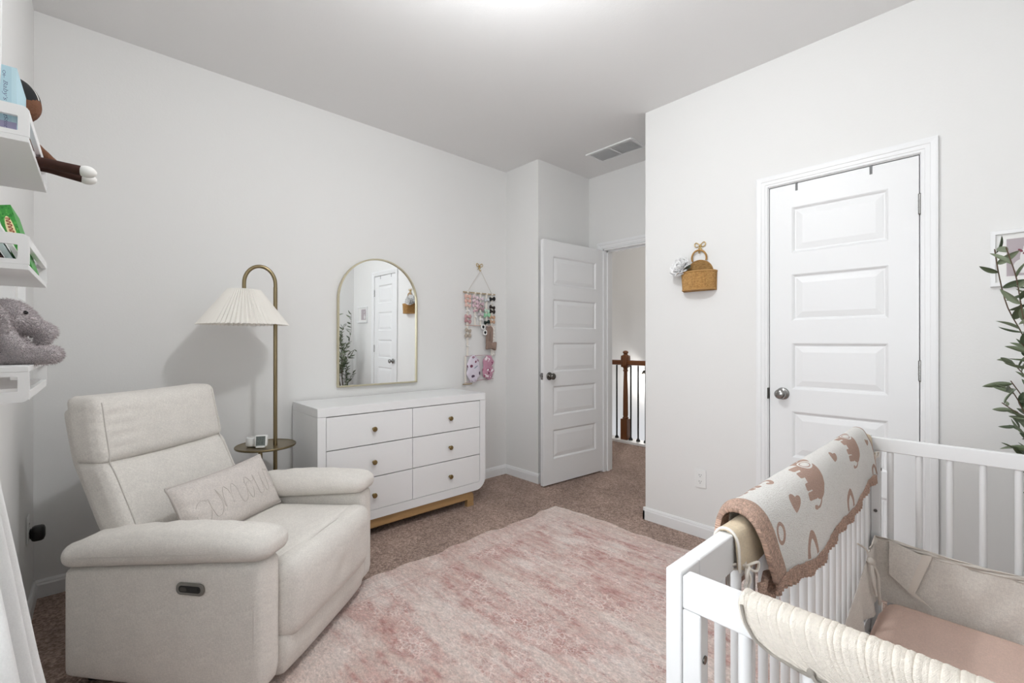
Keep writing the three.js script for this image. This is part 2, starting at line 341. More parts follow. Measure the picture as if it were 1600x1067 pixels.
// over-door hooks on the closet door
for (const [z, lab] of [[-0.726, 'thin grey metal over-door strap near the knob side of the closet door'], [-0.415, 'thin grey metal over-door strap near the hinge side of the closet door']]) {
  const o = thing('over_door_strap', lab, 'hook', [CX + 0.002, 2.0365, z], -Math.PI / 2, 'straps over the closet door top');
  part(o, 'strap_face', rspan(-0.0055, 0.0055, -0.040, 0.0015, 0, 0.0018, 0.0006), M.strap);
  part(o, 'strap_top', rspan(-0.0055, 0.0055, 0.0002, 0.0016, -0.038, 0.0018, 0.0005), M.strap);
}
// entry doorway: jamb, casing and the open leaf
const door2 = new THREE.Group(); door2.name = 'door_2'; scene.add(door2); tag(door2, 'open white five panel door swung back against the alcove wall', 'door', null, 'structure');
{
  const jw = EZ1 - EZ0, zc = (EZ0 + EZ1) / 2;
  const fr = new THREE.Group(); fr.name = 'door_frame'; fr.position.set(EX, 0, zc); fr.rotation.y = -Math.PI / 2; door2.add(fr);
  part(fr, 'door_jamb', merged([span(-jw / 2, -jw / 2 + 0.012, 0, EH, -TH - 0.006, 0.004), span(jw / 2 - 0.012, jw / 2, 0, EH, -TH - 0.006, 0.004), span(-jw / 2, jw / 2, EH - 0.012, EH, -TH - 0.006, 0.004), span(-jw / 2, -jw / 2 + 0.024, 0, EH, -0.075, -0.042), span(jw / 2 - 0.024, jw / 2, 0, EH, -0.075, -0.042), span(-jw / 2, jw / 2, EH - 0.024, EH, -0.075, -0.042)]), M.trim);
  part(fr, 'door_casing', casingGeo(jw + 0.002, EH + 0.002), M.trim);
  const w = 0.762, slab = new THREE.Group(); slab.name = 'door_leaf'; door2.add(slab);
  slab.position.set(3.4345, 0.012, -2.4925); slab.rotation.y = Math.PI - 0.0664;   // local x runs from the hinge towards the room
  doorSlab(slab, w, 2.028, 0.112);
  const k1 = part(slab, 'door_knob', knobGeo, M.darkNickel, [w - 0.066, 0.90, 0.0175]); k1.userData.label = 'round dark nickel knob';
  const k2 = part(slab, 'door_knob', knobGeo, M.darkNickel, [w - 0.066, 0.90, -0.0175], [0, Math.PI, 0]); k2.userData.label = 'round dark nickel knob';
  part(slab, 'latch_plate', rspan(w - 0.0005, w + 0.0012, 0.872, 0.928, -0.0125, 0.0125, 0.0005), M.nickel);
  part(slab, 'latch_bolt', rspan(w, w + 0.009, 0.893, 0.907, -0.006, 0.006, 0.002), M.nickel);
}
// window in the left wall
function windowUnit(name, label, pos, turn, w, h) {
  const win = new THREE.Group(); win.name = name; scene.add(win); tag(win, label, 'window', null, 'structure'); win.position.set(...pos); win.rotation.y = turn;
  part(win, 'window_casing', casingGeo(w, h, true), M.trim);
  const fr = (x0, x1, y0, y1, z, b) => merged([span(x0, x0 + b, y0, y1, z - 0.018, z + 0.018), span(x1 - b, x1, y0, y1, z - 0.018, z + 0.018), span(x0 + b, x1 - b, y0, y0 + b, z - 0.018, z + 0.018), span(x0 + b, x1 - b, y1 - b, y1, z - 0.018, z + 0.018)]);
  part(win, 'window_frame', fr(-w / 2, w / 2, 0, h, -0.145, 0.02), M.trim);
  const glass = phys('#ffffff', 0.02, { transmission: 1, thickness: 0, ior: 1.45 });
  const s1 = part(win, 'sash', fr(-w / 2 + 0.02, w / 2 - 0.02, 0.02, h / 2 + 0.02, -0.130, 0.035), M.trim), s2 = part(win, 'sash', fr(-w / 2 + 0.02, w / 2 - 0.02, h / 2 - 0.015, h - 0.02, -0.158, 0.035), M.trim);
  part(s1, 'pane', span(-w / 2 + 0.05, w / 2 - 0.05, 0.05, h / 2 - 0.01, -0.132, -0.128), glass); part(s2, 'pane', span(-w / 2 + 0.05, w / 2 - 0.05, h / 2 + 0.015, h - 0.05, -0.160, -0.156), glass);
  part(win, 'window_sill', rspan(-w / 2 - 0.05, w / 2 + 0.05, -0.02, 0.004, -0.11, 0.035, 0.005), M.trim);
}
windowUnit('window_1', 'white framed window with two glass sashes in the ledge wall', [LX, WY0, (WZ0 + WZ1) / 2], Math.PI / 2, WZ1 - WZ0, WY1 - WY0);
// slatted blind hanging in the window recess, slats nearly level
{
  const o = thing('window_blind', 'white horizontal slat blind hanging in the window recess', 'blind', [LX - 0.045, WY1, (WZ0 + WZ1) / 2], Math.PI / 2), w = WZ1 - WZ0 - 0.012;
  part(o, 'head_rail', rspan(-w / 2, w / 2, -0.045, -0.001, -0.028, 0.028, 0.003), M.plastic);
  const g = rspan(-w / 2, w / 2, -0.0014, 0.0014, -0.025, 0.025, 0.001, 1); g.rotateX(0.10);
  for (let k = 0; k < 32; k++) part(o, 'slat', g, M.plastic, [0, -0.075 - k * 0.0418, 0]);
  part(o, 'bottom_rail', rspan(-w / 2, w / 2, -1.434, -1.415, -0.022, 0.022, 0.003), M.plastic);
  for (const x of [-0.24, 0.24]) part(o, 'ladder_cord', merged([rod([x, -0.04, 0.024], [x, -1.42, 0.024], 0.0008, 5), rod([x, -0.04, -0.024], [x, -1.42, -0.024], 0.0008, 5)]), M.plastic);
}
// ceiling register
{
  const o = thing('ceiling_vent', 'white louvred air register in the ceiling before the doorway', 'vent', [3.066, CE, -2.096]);
  const w = 0.205, l = 0.405;
  part(o, 'flange', merged([span(-w / 2 - 0.012, -w / 2 + 0.012, -0.009, 0, -l / 2 - 0.012, l / 2 + 0.012), span(w / 2 - 0.012, w / 2 + 0.012, -0.005, 0, -l / 2 - 0.012, l / 2 + 0.012), span(-w / 2 + 0.012, w / 2 - 0.012, -0.005, 0, -l / 2 - 0.012, -l / 2 + 0.012), span(-w / 2 + 0.012, w / 2 - 0.012, -0.005, 0, l / 2 - 0.012, l / 2 + 0.012)]), M.trim);
  part(o, 'divider', span(-w / 2 + 0.012, w / 2 - 0.012, -0.005, 0, -0.007, 0.007), M.trim);
  part(o, 'duct_plate', span(-w / 2 + 0.012, w / 2 - 0.012, -0.0006, -0.0001, -l / 2 + 0.012, l / 2 - 0.012), std('#f2f2f2', 0.8));
  for (const s of [-1, 1]) for (let k = 0; k < 11; k++) { const g = new THREE.BoxGeometry(0.014, 0.0012, l / 2 - 0.02); g.rotateZ(0.45); part(o, 'louver', g, M.trim, [-w / 2 + 0.022 + k * 0.0161, -0.0042, s * (l / 4 - 0.003)]); }
}
// ceiling light just above the frame
{
  const o = thing('ceiling_light', 'round glass bowl ceiling light in the middle of the ceiling', 'ceiling light', [0.955, CE, -1.035]);
  part(o, 'ceiling_plate', lathe([[0.0, 0], [0.075, 0], [0.075, -0.010], [0.060, -0.022], [0.014, -0.026], [0.012, -0.115], [0.034, -0.118], [0.034, -0.124], [0, -0.124]], 40), M.nickel);
  part(o, 'glass_bowl', lathe([[0.030, -0.118], [0.090, -0.125], [0.140, -0.145], [0.158, -0.175], [0.150, -0.210], [0.120, -0.240], [0.070, -0.258], [0.0, -0.263]], 40), new THREE.MeshStandardMaterial({ color: '#fff8ee', roughness: 0.4, emissive: new THREE.Color(1, 0.985, 0.965), emissiveIntensity: 2.2 }));
  const l = new THREE.PointLight(new THREE.Color(0.955, 0.985, 1.01), 4.7, 0, 2); l.position.set(0, -0.195, 0); l.castShadow = true; l.shadow.radius = 3; l.shadow.mapSize.set(1024, 1024); o.add(l);
}
// landing beyond the doorway
const texOak = dataTex(256, 512, (u, v) => { const g = fbm(u * 40, v * 4, 40, 3), r = Math.sin((u * 9 + 1.4 * fbm(u * 3, v * 2, 6, 2)) * 6.28); const t = 0.5 + 0.25 * r + 0.6 * (g - 0.5); return mix3([0.36, 0.20, 0.09], [0.54, 0.33, 0.17], t); }, true, [6, 1.2]);
const matStain = phys('#ffffff', 0.35, { map: texOak });
struct('trim_1', rspan(4.56, 4.74, -0.02, 0.028, -4.70, -0.92, 0.006), M.trim, 'white cap board along the landing edge under the railing', 'trim');
{
  const RX = 4.65;
  const n = thing('newel_post', 'turned dark stained wood newel post of the landing railing', 'newel post', [RX, 0.028, -3.040]);
  part(n, 'post_base', rspan(-0.044, 0.044, 0, 0.245, -0.044, 0.044, 0.004), matStain);
  part(n, 'post_shaft', lathe([[0.030, 0.243], [0.036, 0.250], [0.036, 0.262], [0.026, 0.270], [0.031, 0.290], [0.029, 0.50], [0.0225, 0.79], [0.0225, 0.81], [0.030, 0.818], [0.030, 0.828], [0.024, 0.834], [0.026, 0.850], [0.036, 0.868], [0.038, 0.872]], 20), matStain);
  const cap = soft(0.088, 0.145, 0.088, 0.012, 4); part(n, 'post_head', cap, matStain, [0, 0.935, 0]);
  part(n, 'finial', lathe([[0.040, 1.005], [0.026, 1.014], [0.022, 1.022], [0.030, 1.032], [0.034, 1.042], [0.030, 1.052], [0.016, 1.061], [0, 1.063]], 20), matStain);
  const r1 = thing('stair_railing', 'dark stained handrail with black iron balusters along the landing', 'railing', [RX, 0.028, 0]);
  const hr = (z0, z1) => { const g = slabShape(rrect(-0.030, 0.030, 0.890, 0.948, [0.012, 0.012, 0.018, 0.018]), z1 - z0, 0.002); g.translate(0, 0, z0 + 0.002); return g; };
  part(r1, 'handrail', hr(-4.68, -3.082), matStain); part(r1, 'handrail', hr(-2.998, -0.93), matStain);
  const bal = merged([cyl(0.0095, 0.0095, 0.865, 10).translate(0, 0.455, 0), lathe([[0.023, 0.0], [0.023, 0.012], [0.013, 0.028], [0.0095, 0.034]], 12)]);
  for (let z = -4.55; z < -0.95; z += 0.098) { if (Math.abs(z + 3.04) < 0.052) continue; part(r1, 'baluster', bal, M.blackIron, [0, 0, z + 0.015]); }
}
{
  // stairwell wall light whose glow shows between the balusters
  const o = thing('wall_sconce', 'small lit wall sconce on the stairwell wall past the railing', 'wall lamp', [5.80, 0.66, -3.415]);
  part(o, 'back_plate', rspan(-0.018, 0, 0.03, 0.17, -0.05, 0.05, 0.006), M.darkNickel);
  part(o, 'arm', tube([[-0.01, 0.10, 0], [-0.06, 0.135, 0], [-0.10, 0.12, 0]], 0.008, 16), M.darkNickel);
  part(o, 'fitter', lathe([[0.0, 0.135], [0.02, 0.13], [0.035, 0.105], [0.05, 0.085], [0.047, 0.082], [0.03, 0.10]], 20), M.darkNickel, [-0.10, 0, 0]);
  part(o, 'glass_shade', lathe([[0.045, 0.085], [0.055, 0.05], [0.06, 0.0], [0.05, -0.04], [0.02, -0.06], [0, -0.062]], 24), new THREE.MeshStandardMaterial({ color: '#fff6e8', roughness: 0.4, emissive: new THREE.Color(1, 0.95, 0.86), emissiveIntensity: 6 }), [-0.10, 0, 0]);
  const l = new THREE.PointLight(new THREE.Color(1.0, 0.97, 0.93), 1.3, 0, 2); l.position.set(-0.10, 0.01, 0); l.castShadow = true; o.add(l);
  const c = thing('landing_ceiling_light', 'flush ceiling light over the landing beyond the doorway', 'ceiling light', [4.2, CE, -2.6]);
  part(c, 'ceiling_plate', lathe([[0, 0], [0.15, 0], [0.15, -0.02], [0, -0.02]], 32), M.nickel);
  part(c, 'glass_bowl', lathe([[0.14, -0.018], [0.12, -0.055], [0.06, -0.08], [0, -0.084]], 32), new THREE.MeshStandardMaterial({ color: '#fff6e8', roughness: 0.4, emissive: new THREE.Color(1, 0.93, 0.84), emissiveIntensity: 2 }));
  const m = new THREE.PointLight(new THREE.Color(1.0, 0.96, 0.91), 2.6, 0, 2); m.position.set(0, -0.05, 0); m.castShadow = true; c.add(m);
}
// wall outlets
function outlet(o) {
  part(o, 'cover_plate', soft(0.070, 0.115, 0.006, 0.0028, [6, 6, 2]), M.plastic, [0, 0, 0.003]);
  for (const s of [-1, 1]) {
    const r = part(o, 'receptacle', slabShape(rrect(-0.0165, 0.0165, -0.014, 0.014, 0.011), 0.0016, 0.0004), M.plastic, [0, s * 0.0195, 0.0058]);
    for (const [x, y, w, h] of [[-0.0062, 0.003, 0.002, 0.008], [0.0062, 0.003, 0.002, 0.0065], [0, -0.0075, 0.004, 0.004]]) part(r, 'slot', span(x - w / 2, x + w / 2, y - h / 2, y + h / 2, 0.0012, 0.0019), M.black);
  }
  part(o, 'screw', cyl(0.0025, 0.0025, 0.001, 10).rotateX(Math.PI / 2), M.plastic, [0, 0, 0.0063]);
}
outlet(thing('wall_outlet', 'white duplex outlet on the wall left of the closet door', 'outlet', [CX, 0.359, -1.240], -Math.PI / 2));
outlet(thing('wall_outlet', 'white duplex outlet on the dim wall beside the recliner', 'outlet', [LX, 0.40, -2.79], Math.PI / 2));
{
  const o = thing('power_plug', 'black bulky plug adapter in the outlet beside the recliner', 'plug', [LX + 0.0062, 0.380, -2.80], Math.PI / 2);
  part(o, 'plug_body', soft(0.050, 0.062, 0.044, 0.014, 6), M.black, [0, -0.006, 0.026]);
  part(o, 'prong_cap', soft(0.030, 0.040, 0.012, 0.005, 4), M.black, [0, -0.004, 0.006]);
}
// ---------------------------------------------------------------- rug
{
  const RW = 2.44, RL = 2.13;   // x, z extents
  const cream = [0.86, 0.815, 0.79], blush = [0.81, 0.72, 0.69], rose = [0.71, 0.555, 0.525], deep = [0.62, 0.44, 0.41], tan = [0.79, 0.715, 0.675];
  const motif = (x, y, sc) => {           // filigree of jittered rosettes and leaf curls
    const gx = Math.floor(x / sc), gy = Math.floor(y / sc); let best = 0;
    for (let a = -1; a <= 1; a++) for (let b = -1; b <= 1; b++) {
      const cx = gx + a, cy = gy + b, h1 = hashTab[((cy & 255) * HN) + (cx & 255)], h2 = hashTab[(((cy + 91) & 255) * HN) + ((cx + 37) & 255)], h3 = hashTab[(((cy + 17) & 255) * HN) + ((cx + 151) & 255)];
      const px = (cx + 0.2 + 0.6 * h1) * sc, py = (cy + 0.2 + 0.6 * h2) * sc, dx = x - px, dy = y - py, r = Math.hypot(dx, dy) / sc, th = Math.atan2(dy, dx), n = 4 + Math.floor(h3 * 4);
      if (r > 0.75) continue;
      const pet = (0.36 + 0.14 * h3) * (0.72 + 0.28 * Math.cos(n * th + h1 * 6.28)), l1 = 1 - sstep(0.02, 0.055, Math.abs(r - pet)), l2 = 1 - sstep(0.02, 0.05, Math.abs(r - 0.13)), l3 = (1 - sstep(0.02, 0.05, Math.abs(Math.sin(th * n / 2 + r * 5 * (h2 - 0.5))) * r)) * (r > 0.15 && r < 0.55 ? 1 : 0);
      best = Math.max(best, l1, l2 * 0.8, l3 * 0.7);
    }
    return best;
  };
  const tex = dataTex(1536, 1536, (u, v) => {
    const x = u * RW, y = v * RL, e = Math.min(x, RW - x, y, RL - y);
    const streak = fbm(x * 60, y * 9, 256, 3), patch = fbm(x * 4.2 + 7, y * 2.6 + 3, 256, 4), fine = fbm(x * 150, y * 60, 256, 3), grain = fbm(x * 330, y * 190, 256, 2), blot = fbm(x * 22 + 20, y * 13, 256, 3), spot = fbm(x * 60 + 11, y * 44 + 5, 256, 2);
    const wx = x + 0.010 * (fbm(x * 14, y * 14, 256, 2) - 0.5), wy = y + 0.010 * (fbm(x * 14 + 50, y * 14, 256, 2) - 0.5);
    const m1 = motif(wx, wy, 0.120), m2 = motif(wx + 31.3, wy + 17.1, 0.058), m3 = motif(wx + 11.7, wy + 5.2, 0.034);
    const inner = sstep(0.15, 0.18, e);
    const big = fbm(x * 5.5 + 3, y * 2.4 + 8, 256, 3), drag = fbm(x * 34, y * 3.0, 256, 3);
    const wear = sstep(0.40, 0.60, 0.42 * big + 0.30 * drag + 0.18 * blot + 0.10 * patch) * (0.40 + 0.60 * inner);
    let col = mix3(mix3(cream, tan, 0.55 * sstep(0.35, 0.7, patch)), mix3(blush, rose, 0.35 + 0.4 * spot), 0.10 + 0.85 * wear);
    const ink = sstep(0.46, 0.72, 0.45 * streak + 0.30 * spot + 0.25 * blot) * (0.15 + 0.85 * wear);
    col = mix3(col, mix3(rose, deep, 0.7), 0.70 * ink);
    const lay = Math.max(m1, 0.85 * m2, 0.55 * m3), show = sstep(0.30, 0.58, fbm(x * 9 + 40, y * 7 + 9, 256, 3));
    col = mix3(col, [0.92, 0.885, 0.865], lay * show * (0.25 + 0.40 * wear));
    col = mix3(col, mix3(rose, tan, 0.5), lay * (1 - wear) * (1 - show) * 0.42);
    const bl = Math.max(1 - sstep(0.002, 0.006, Math.abs(e - 0.158)), 1 - sstep(0.002, 0.006, Math.abs(e - 0.172)), 0.7 * (1 - sstep(0.002, 0.006, Math.abs(e - 0.034))), 0.5 * (1 - sstep(0.002, 0.005, Math.abs(e - 0.048))));
    col = mix3(col, rose, 0.42 * bl * (0.3 + 0.9 * streak));
    const k = 0.83 + 0.40 * (0.5 * fine + 0.5 * grain); return [col[0] * k, col[1] * k, col[2] * k];
  }, true);
  const bump = dataTex(512, 512, (u, v) => fbm(u * 130, v * 90, 256, 3), false, [3, 3]);
  const g = cloth(120, 120, (u, v) => {
    const x = u * RW, y = v * RL; let ox = 0, oy = 0;
    const wav = t => 0.010 * Math.sin(t * 9.5 + 1) + 0.006 * Math.sin(t * 23 + 2) + 0.004 * Math.sin(t * 41);
    oy += wav(x) * (1 - sstep(0, 0.25, y)) + wav(x + 3) * sstep(RL - 0.25, RL, y); ox += wav(y + 5) * sstep(RW - 0.25, RW, x) + wav(y + 8) * (1 - sstep(0, 0.25, x));
    const e = Math.min(x, y, RW - x, RL - y);
    const lift = x > 1.0 && y < 0.5 ? 0.004 * (1 - sstep(0, 0.10, e)) * (0.5 + 0.5 * Math.sin((x + y) * 26)) : 0; return [x + ox, 0.0042 + lift, y + oy];
  }, 0.004, (u, v) => [u, v]);
  // cloth() winds its first side upward for this layout; turn it if needed
  g.translate(-RW, 0, 0);
  const o = single('area_rug', g, std('#ffffff', 1.0, { map: tex, bumpMap: bump, bumpScale: 0.004, side: THREE.DoubleSide }), 'faded pink and cream distressed area rug with floral border lying on the carpet', 'rug', [2.447, 0.0, -2.170], [0, 0.021, 0]);
}

// ---------------------------------------------------------------- dresser
{
  const X0 = 0.90, X1 = 2.113, Y0 = 0.112, Y1 = 0.818, ZB = -3.025, ZF = -2.590, w = X1 - X0;
  const o = thing('dresser', 'white six drawer dresser with rounded lower corners on a low oak base', 'dresser', [(X0 + X1) / 2, 0, (ZB + ZF) / 2]);
  const hw = w / 2, hd = (ZF - ZB) / 2;
  const DX0 = -hw + 0.047, DX1 = hw - 0.050, DY0 = 0.167, DY1 = 0.769, R = 0.085;
  // carcass: hollow ring of the front outline, closed at the back
  const U = new THREE.Shape(), yt = Y1 - 0.052, ri = 0.022;
  U.moveTo(-hw, yt); U.lineTo(-hw, Y0 + R); U.absarc(-hw + R, Y0 + R, R, Math.PI, 1.5 * Math.PI); U.lineTo(hw - R, Y0); U.absarc(hw - R, Y0 + R, R, -Math.PI / 2, 0); U.lineTo(hw, yt); U.lineTo(DX1, yt); U.lineTo(DX1, DY0 + ri); U.absarc(DX1 - ri, DY0 + ri, ri, 0, -Math.PI / 2, true); U.lineTo(DX0 + ri, DY0); U.absarc(DX0 + ri, DY0 + ri, ri, -Math.PI / 2, Math.PI, true); U.lineTo(DX0, yt);
  const ring = new THREE.ExtrudeGeometry(U, { depth: 2 * hd, bevelEnabled: false, curveSegments: 16 }); ring.translate(0, 0, -hd);
  part(o, 'carcass', ring, M.lacquer);
  part(o, 'top_panel', rspan(-hw, hw, Y1 - 0.0515, Y1, -hd - 0.001, hd, 0.0025), M.lacquer);
  part(o, 'back_panel', span(DX0, DX1, DY0, DY1, -hd + 0.002, -hd + 0.014), M.lacquer);
  part(o, 'side_batten', span(-hw - 0.002, -hw, Y0 + R, Y1 - 0.053, -hd, -hd + 0.012), M.lacquer);
  const mid = 1.5035 - (X0 + X1) / 2, rows = [[DY0 + 0.0015, 0.3670], [0.3710, 0.5680], [0.5720, 0.7625]];
  const knob = lathe([[0, 0.026], [0.010, 0.026], [0.0145, 0.0245], [0.0155, 0.021], [0.0145, 0.017], [0.008, 0.014], [0.0065, 0.008], [0.0075, 0.002], [0.009, 0]], 24); knob.rotateX(Math.PI / 2);
  for (const [c0, c1, kx] of [[DX0 + 0.003, mid - 0.002, 1.233], [mid + 0.002, DX1 - 0.003, 1.794]]) for (let r = 0; r < 3; r++) {
    const [a, b] = rows[r], right = c0 > mid;
    const d = part(o, 'drawer', slabShape(rrect(c0, c1, a + 0.0008, b - 0.0008, [r === 0 && !right ? 0.018 : 0.002, r === 0 && right ? 0.018 : 0.002, 0.002, 0.002]), 0.02, 0.0012), M.lacquer, [0, 0, hd - 0.0205]);
    const k = part(d, 'knob', knob, M.antique, [kx - (X0 + X1) / 2, [0.260, 0.462, 0.664][r], 0.0195]); k.userData.label = 'round ridged gold knob';
  }
  part(o, 'drawer_rail', merged([span(DX0, DX1, 0.3665, 0.3715, -hd + 0.02, hd - 0.022), span(DX0, DX1, 0.5675, 0.5725, -hd + 0.02, hd - 0.022), span(mid - 0.004, mid + 0.004, DY0, DY1, -hd + 0.02, hd - 0.022)]), std('#8a8a8a', 0.9));
  // oak sled base: inverted U with rounded corners, front and back, joined by end rails
  const texWood = dataTex(512, 256, (u, v) => { const g = fbm(u * 6, v * 60, 60, 3), r = fbm(u * 3, v * 14, 14, 3); return mix3([0.60, 0.46, 0.30], [0.76, 0.62, 0.43], 0.5 * g + 0.5 * r); }, true, [2, 8]);
  const matOak = phys('#ffffff', 0.5, { map: texWood });
  const bx0 = -hw + 0.075, bx1 = hw - 0.098, S = new THREE.Shape(), q = 0.045;
  S.moveTo(bx0, 0); S.lineTo(bx0, 0.112 - q); S.absarc(bx0 + q, 0.112 - q, q, Math.PI, Math.PI / 2, true); S.lineTo(bx1 - q, 0.112); S.absarc(bx1 - q, 0.112 - q, q, Math.PI / 2, 0, true); S.lineTo(bx1, 0); S.lineTo(bx1 - 0.055, 0); S.lineTo(bx1 - 0.055, 0.052); S.lineTo(bx0 + 0.055, 0.052); S.lineTo(bx0 + 0.055, 0); S.closePath();
  const bg = () => { const g = new THREE.ExtrudeGeometry(S, { depth: 0.03, bevelEnabled: true, bevelSize: 0.002, bevelThickness: 0.002, bevelOffset: -0.002, bevelSegments: 2, curveSegments: 12 }); return g; };
  part(o, 'base_frame', bg(), matOak, [0, 0, hd - 0.048]);
  part(o, 'base_frame', bg(), matOak, [0, 0, -hd + 0.02]);
  part(o, 'base_rail', span(bx0 + 0.005, bx0 + 0.035, 0.055, 0.11, -hd + 0.05, hd - 0.05), matOak); part(o, 'base_rail', span(bx1 - 0.035, bx1 - 0.005, 0.055, 0.11, -hd + 0.05, hd - 0.05), matOak);
}
// ---------------------------------------------------------------- arched mirror
{
  const o = thing('arched_mirror', 'arched wall mirror with a thin pale gold frame above the dresser', 'mirror', [1.4845, 0.888, DZ + 0.006]);
  o.rotation.set(0.0075, -0.0090, 0);
  const hw = 0.302, H = 0.902;
  const arch = (w, h, y0) => { const s = new THREE.Shape(); s.moveTo(-w, y0); s.lineTo(w, y0); s.lineTo(w, h - w); s.absarc(0, h - w, w, 0, Math.PI); s.lineTo(-w, y0); return s; };
  const f = arch(hw, H, 0); f.holes.push(arch(hw - 0.008, H - 0.008, 0.008));
  part(o, 'frame', new THREE.ExtrudeGeometry(f, { depth: 0.024, bevelEnabled: true, bevelSize: 0.001, bevelThickness: 0.001, bevelSegments: 1, curveSegments: 48 }), M.paleGold);
  part(o, 'glass', new THREE.ExtrudeGeometry(arch(hw - 0.0075, H - 0.0075, 0.0075), { depth: 0.012, bevelEnabled: false, curveSegments: 48 }), M.mirror, [0, 0, 0.002]);
}
// ---------------------------------------------------------------- floor lamp with table
{
  const px = 0.722, pz = -2.736, sx = 0.575, sz = -2.765;
  const o = thing('floor_lamp', 'brass arc floor lamp with pleated cream shade and round tray table', 'floor lamp', [px, 0, pz]);
  const dx = sx - px, dz = sz - pz, L = Math.hypot(dx, dz), ex = dx / L, ez = dz / L, R = L / 2;
  part(o, 'base', lathe([[0, 0.022], [0.118, 0.022], [0.124, 0.018], [0.125, 0.0], [0, 0]], 40), M.brass, [-0.04, 0, -0.03]);
  part(o, 'pole', rod([0, 0.01, 0], [0, 1.50, 0], 0.0105, 18), M.brass);
  const arc = [[0, 1.49, 0]]; for (let k = 0; k <= 16; k++) { const a = Math.PI * k / 16, t = R - R * Math.cos(a); arc.push([ex * t, 1.515 + 0.095 * Math.sin(a), ez * t]); } arc.push([dx, 1.47, dz]);
  part(o, 'arm', tube(arc, 0.0098, 60, 14), M.brass);
  part(o, 'tray', lathe([[0, 0.612], [0.149, 0.612], [0.152, 0.616], [0.152, 0.622], [0.149, 0.624], [0.147, 0.621], [0, 0.621]], 56), M.brass, [-0.039, 0, -0.034]);
  part(o, 'tray_leg', rod([-0.075, 0.02, 0.0], [-0.075, 0.613, 0.0], 0.0105, 16), M.brass);
  // pleated shade: folded cone
  const N = 60, top = 0.078, bot = 0.2135, y1 = 1.478, y0 = 1.291, pos = [], idx = [];
  const shadeMat = phys('#faf6ef', 0.85, { side: THREE.DoubleSide, transmission: 0.22, thickness: 0, map: null });
  const g = sheet(N * 2, 6, (u, v) => { const k = Math.round(u * N * 2), a = k / (N * 2) * 2 * Math.PI, r = top + (bot - top) * v, pl = (k % 2 ? 1 : -1) * (0.0022 + 0.0048 * v); return [Math.cos(a) * (r + pl), y1 + (y0 - y1) * v - (k % 2 ? 0.004 * v : 0), Math.sin(a) * (r + pl)]; });
  const sh = part(o, 'lamp_shade', g.toNonIndexed(), shadeMat, [dx, 0, dz]); sh.geometry.computeVertexNormals();
  part(o, 'shade_fitter', merged([lathe([[0.0, 1.482], [0.02, 1.482], [0.02, 1.47], [0.0, 1.47]], 20), rod([-0.077, 1.474, 0], [0.077, 1.474, 0], 0.002), rod([0, 1.474, -0.077], [0, 1.474, 0.077], 0.002), lathe([[0.016, 1.47], [0.018, 1.42], [0.0, 1.42]], 16)]), M.brass, [dx, 0, dz]);
  part(o, 'bulb', lathe([[0.012, 1.42], [0.022, 1.40], [0.030, 1.375], [0.026, 1.35], [0.012, 1.335], [0, 1.333]], 20), M.white, [dx, 0, dz]);
}
// ---------------------------------------------------------------- little clock and hub on the tray
{
  const s = thing('smart_speaker', 'small white round sensor puck behind the clock on the brass tray', 'speaker', [0.622, 0.6242, -2.782], 0);
  part(s, 'body', lathe([[0, 0], [0.030, 0], [0.034, 0.004], [0.0355, 0.020], [0.033, 0.044], [0.029, 0.049], [0, 0.0495]], 36), M.plastic);
  part(s, 'top_disc', lathe([[0, 0.0502], [0.026, 0.0502], [0.0265, 0.049]], 32), std('#c9c7c5', 0.6));
  const o = thing('digital_clock', 'small white square digital clock with grey display on the brass tray', 'clock', [0.647, 0.6242, -2.716], -0.50);
  const b = part(o, 'case', soft(0.062, 0.062, 0.026, 0.006, 6), M.plastic, [0, 0.034, 0], [-0.14, 0, 0]);
  const t = canvasTex(256, 256, (c, w, h) => {
    c.fillStyle = '#6f7672'; c.fillRect(0, 0, w, h); c.fillStyle = '#262b29'; c.strokeStyle = '#262b29';
    const seg = { 0: 'abcdef', 1: 'bc', 2: 'abged', 3: 'abgcd', 4: 'fgbc', 5: 'afgcd', 6: 'afgcde', 7: 'abc', 8: 'abcdefg', 9: 'abcdfg' };
    const dg = (x, y, s, n) => { c.lineWidth = s * 0.16; const P = { a: [[0.1, 0], [0.9, 0]], b: [[1, 0.1], [1, 0.9]], c: [[1, 1.1], [1, 1.9]], d: [[0.1, 2], [0.9, 2]], e: [[0, 1.1], [0, 1.9]], f: [[0, 0.1], [0, 0.9]], g: [[0.1, 1], [0.9, 1]] }; for (const k of seg[n]) { c.beginPath(); c.moveTo(x + P[k][0][0] * s, y + P[k][0][1] * s); c.lineTo(x + P[k][1][0] * s, y + P[k][1][1] * s); c.stroke(); } };
    dg(36, 34, 36, 6); dg(92, 34, 36, 9); dg(160, 34, 36, 0); c.fillRect(214, 40, 12, 12); dg(36, 150, 30, 5); dg(84, 150, 30, 0); c.fillRect(150, 150, 54, 10); c.fillRect(150, 178, 40, 10); c.fillRect(150, 202, 54, 8);
  });
  part(b, 'display', new THREE.PlaneGeometry(0.046, 0.050), std('#ffffff', 0.35, { map: t }), [0, 0, 0.01315]);
  part(o, 'foot', rspan(-0.022, 0.022, 0, 0.006, -0.012, 0.022, 0.002), M.plastic);
}
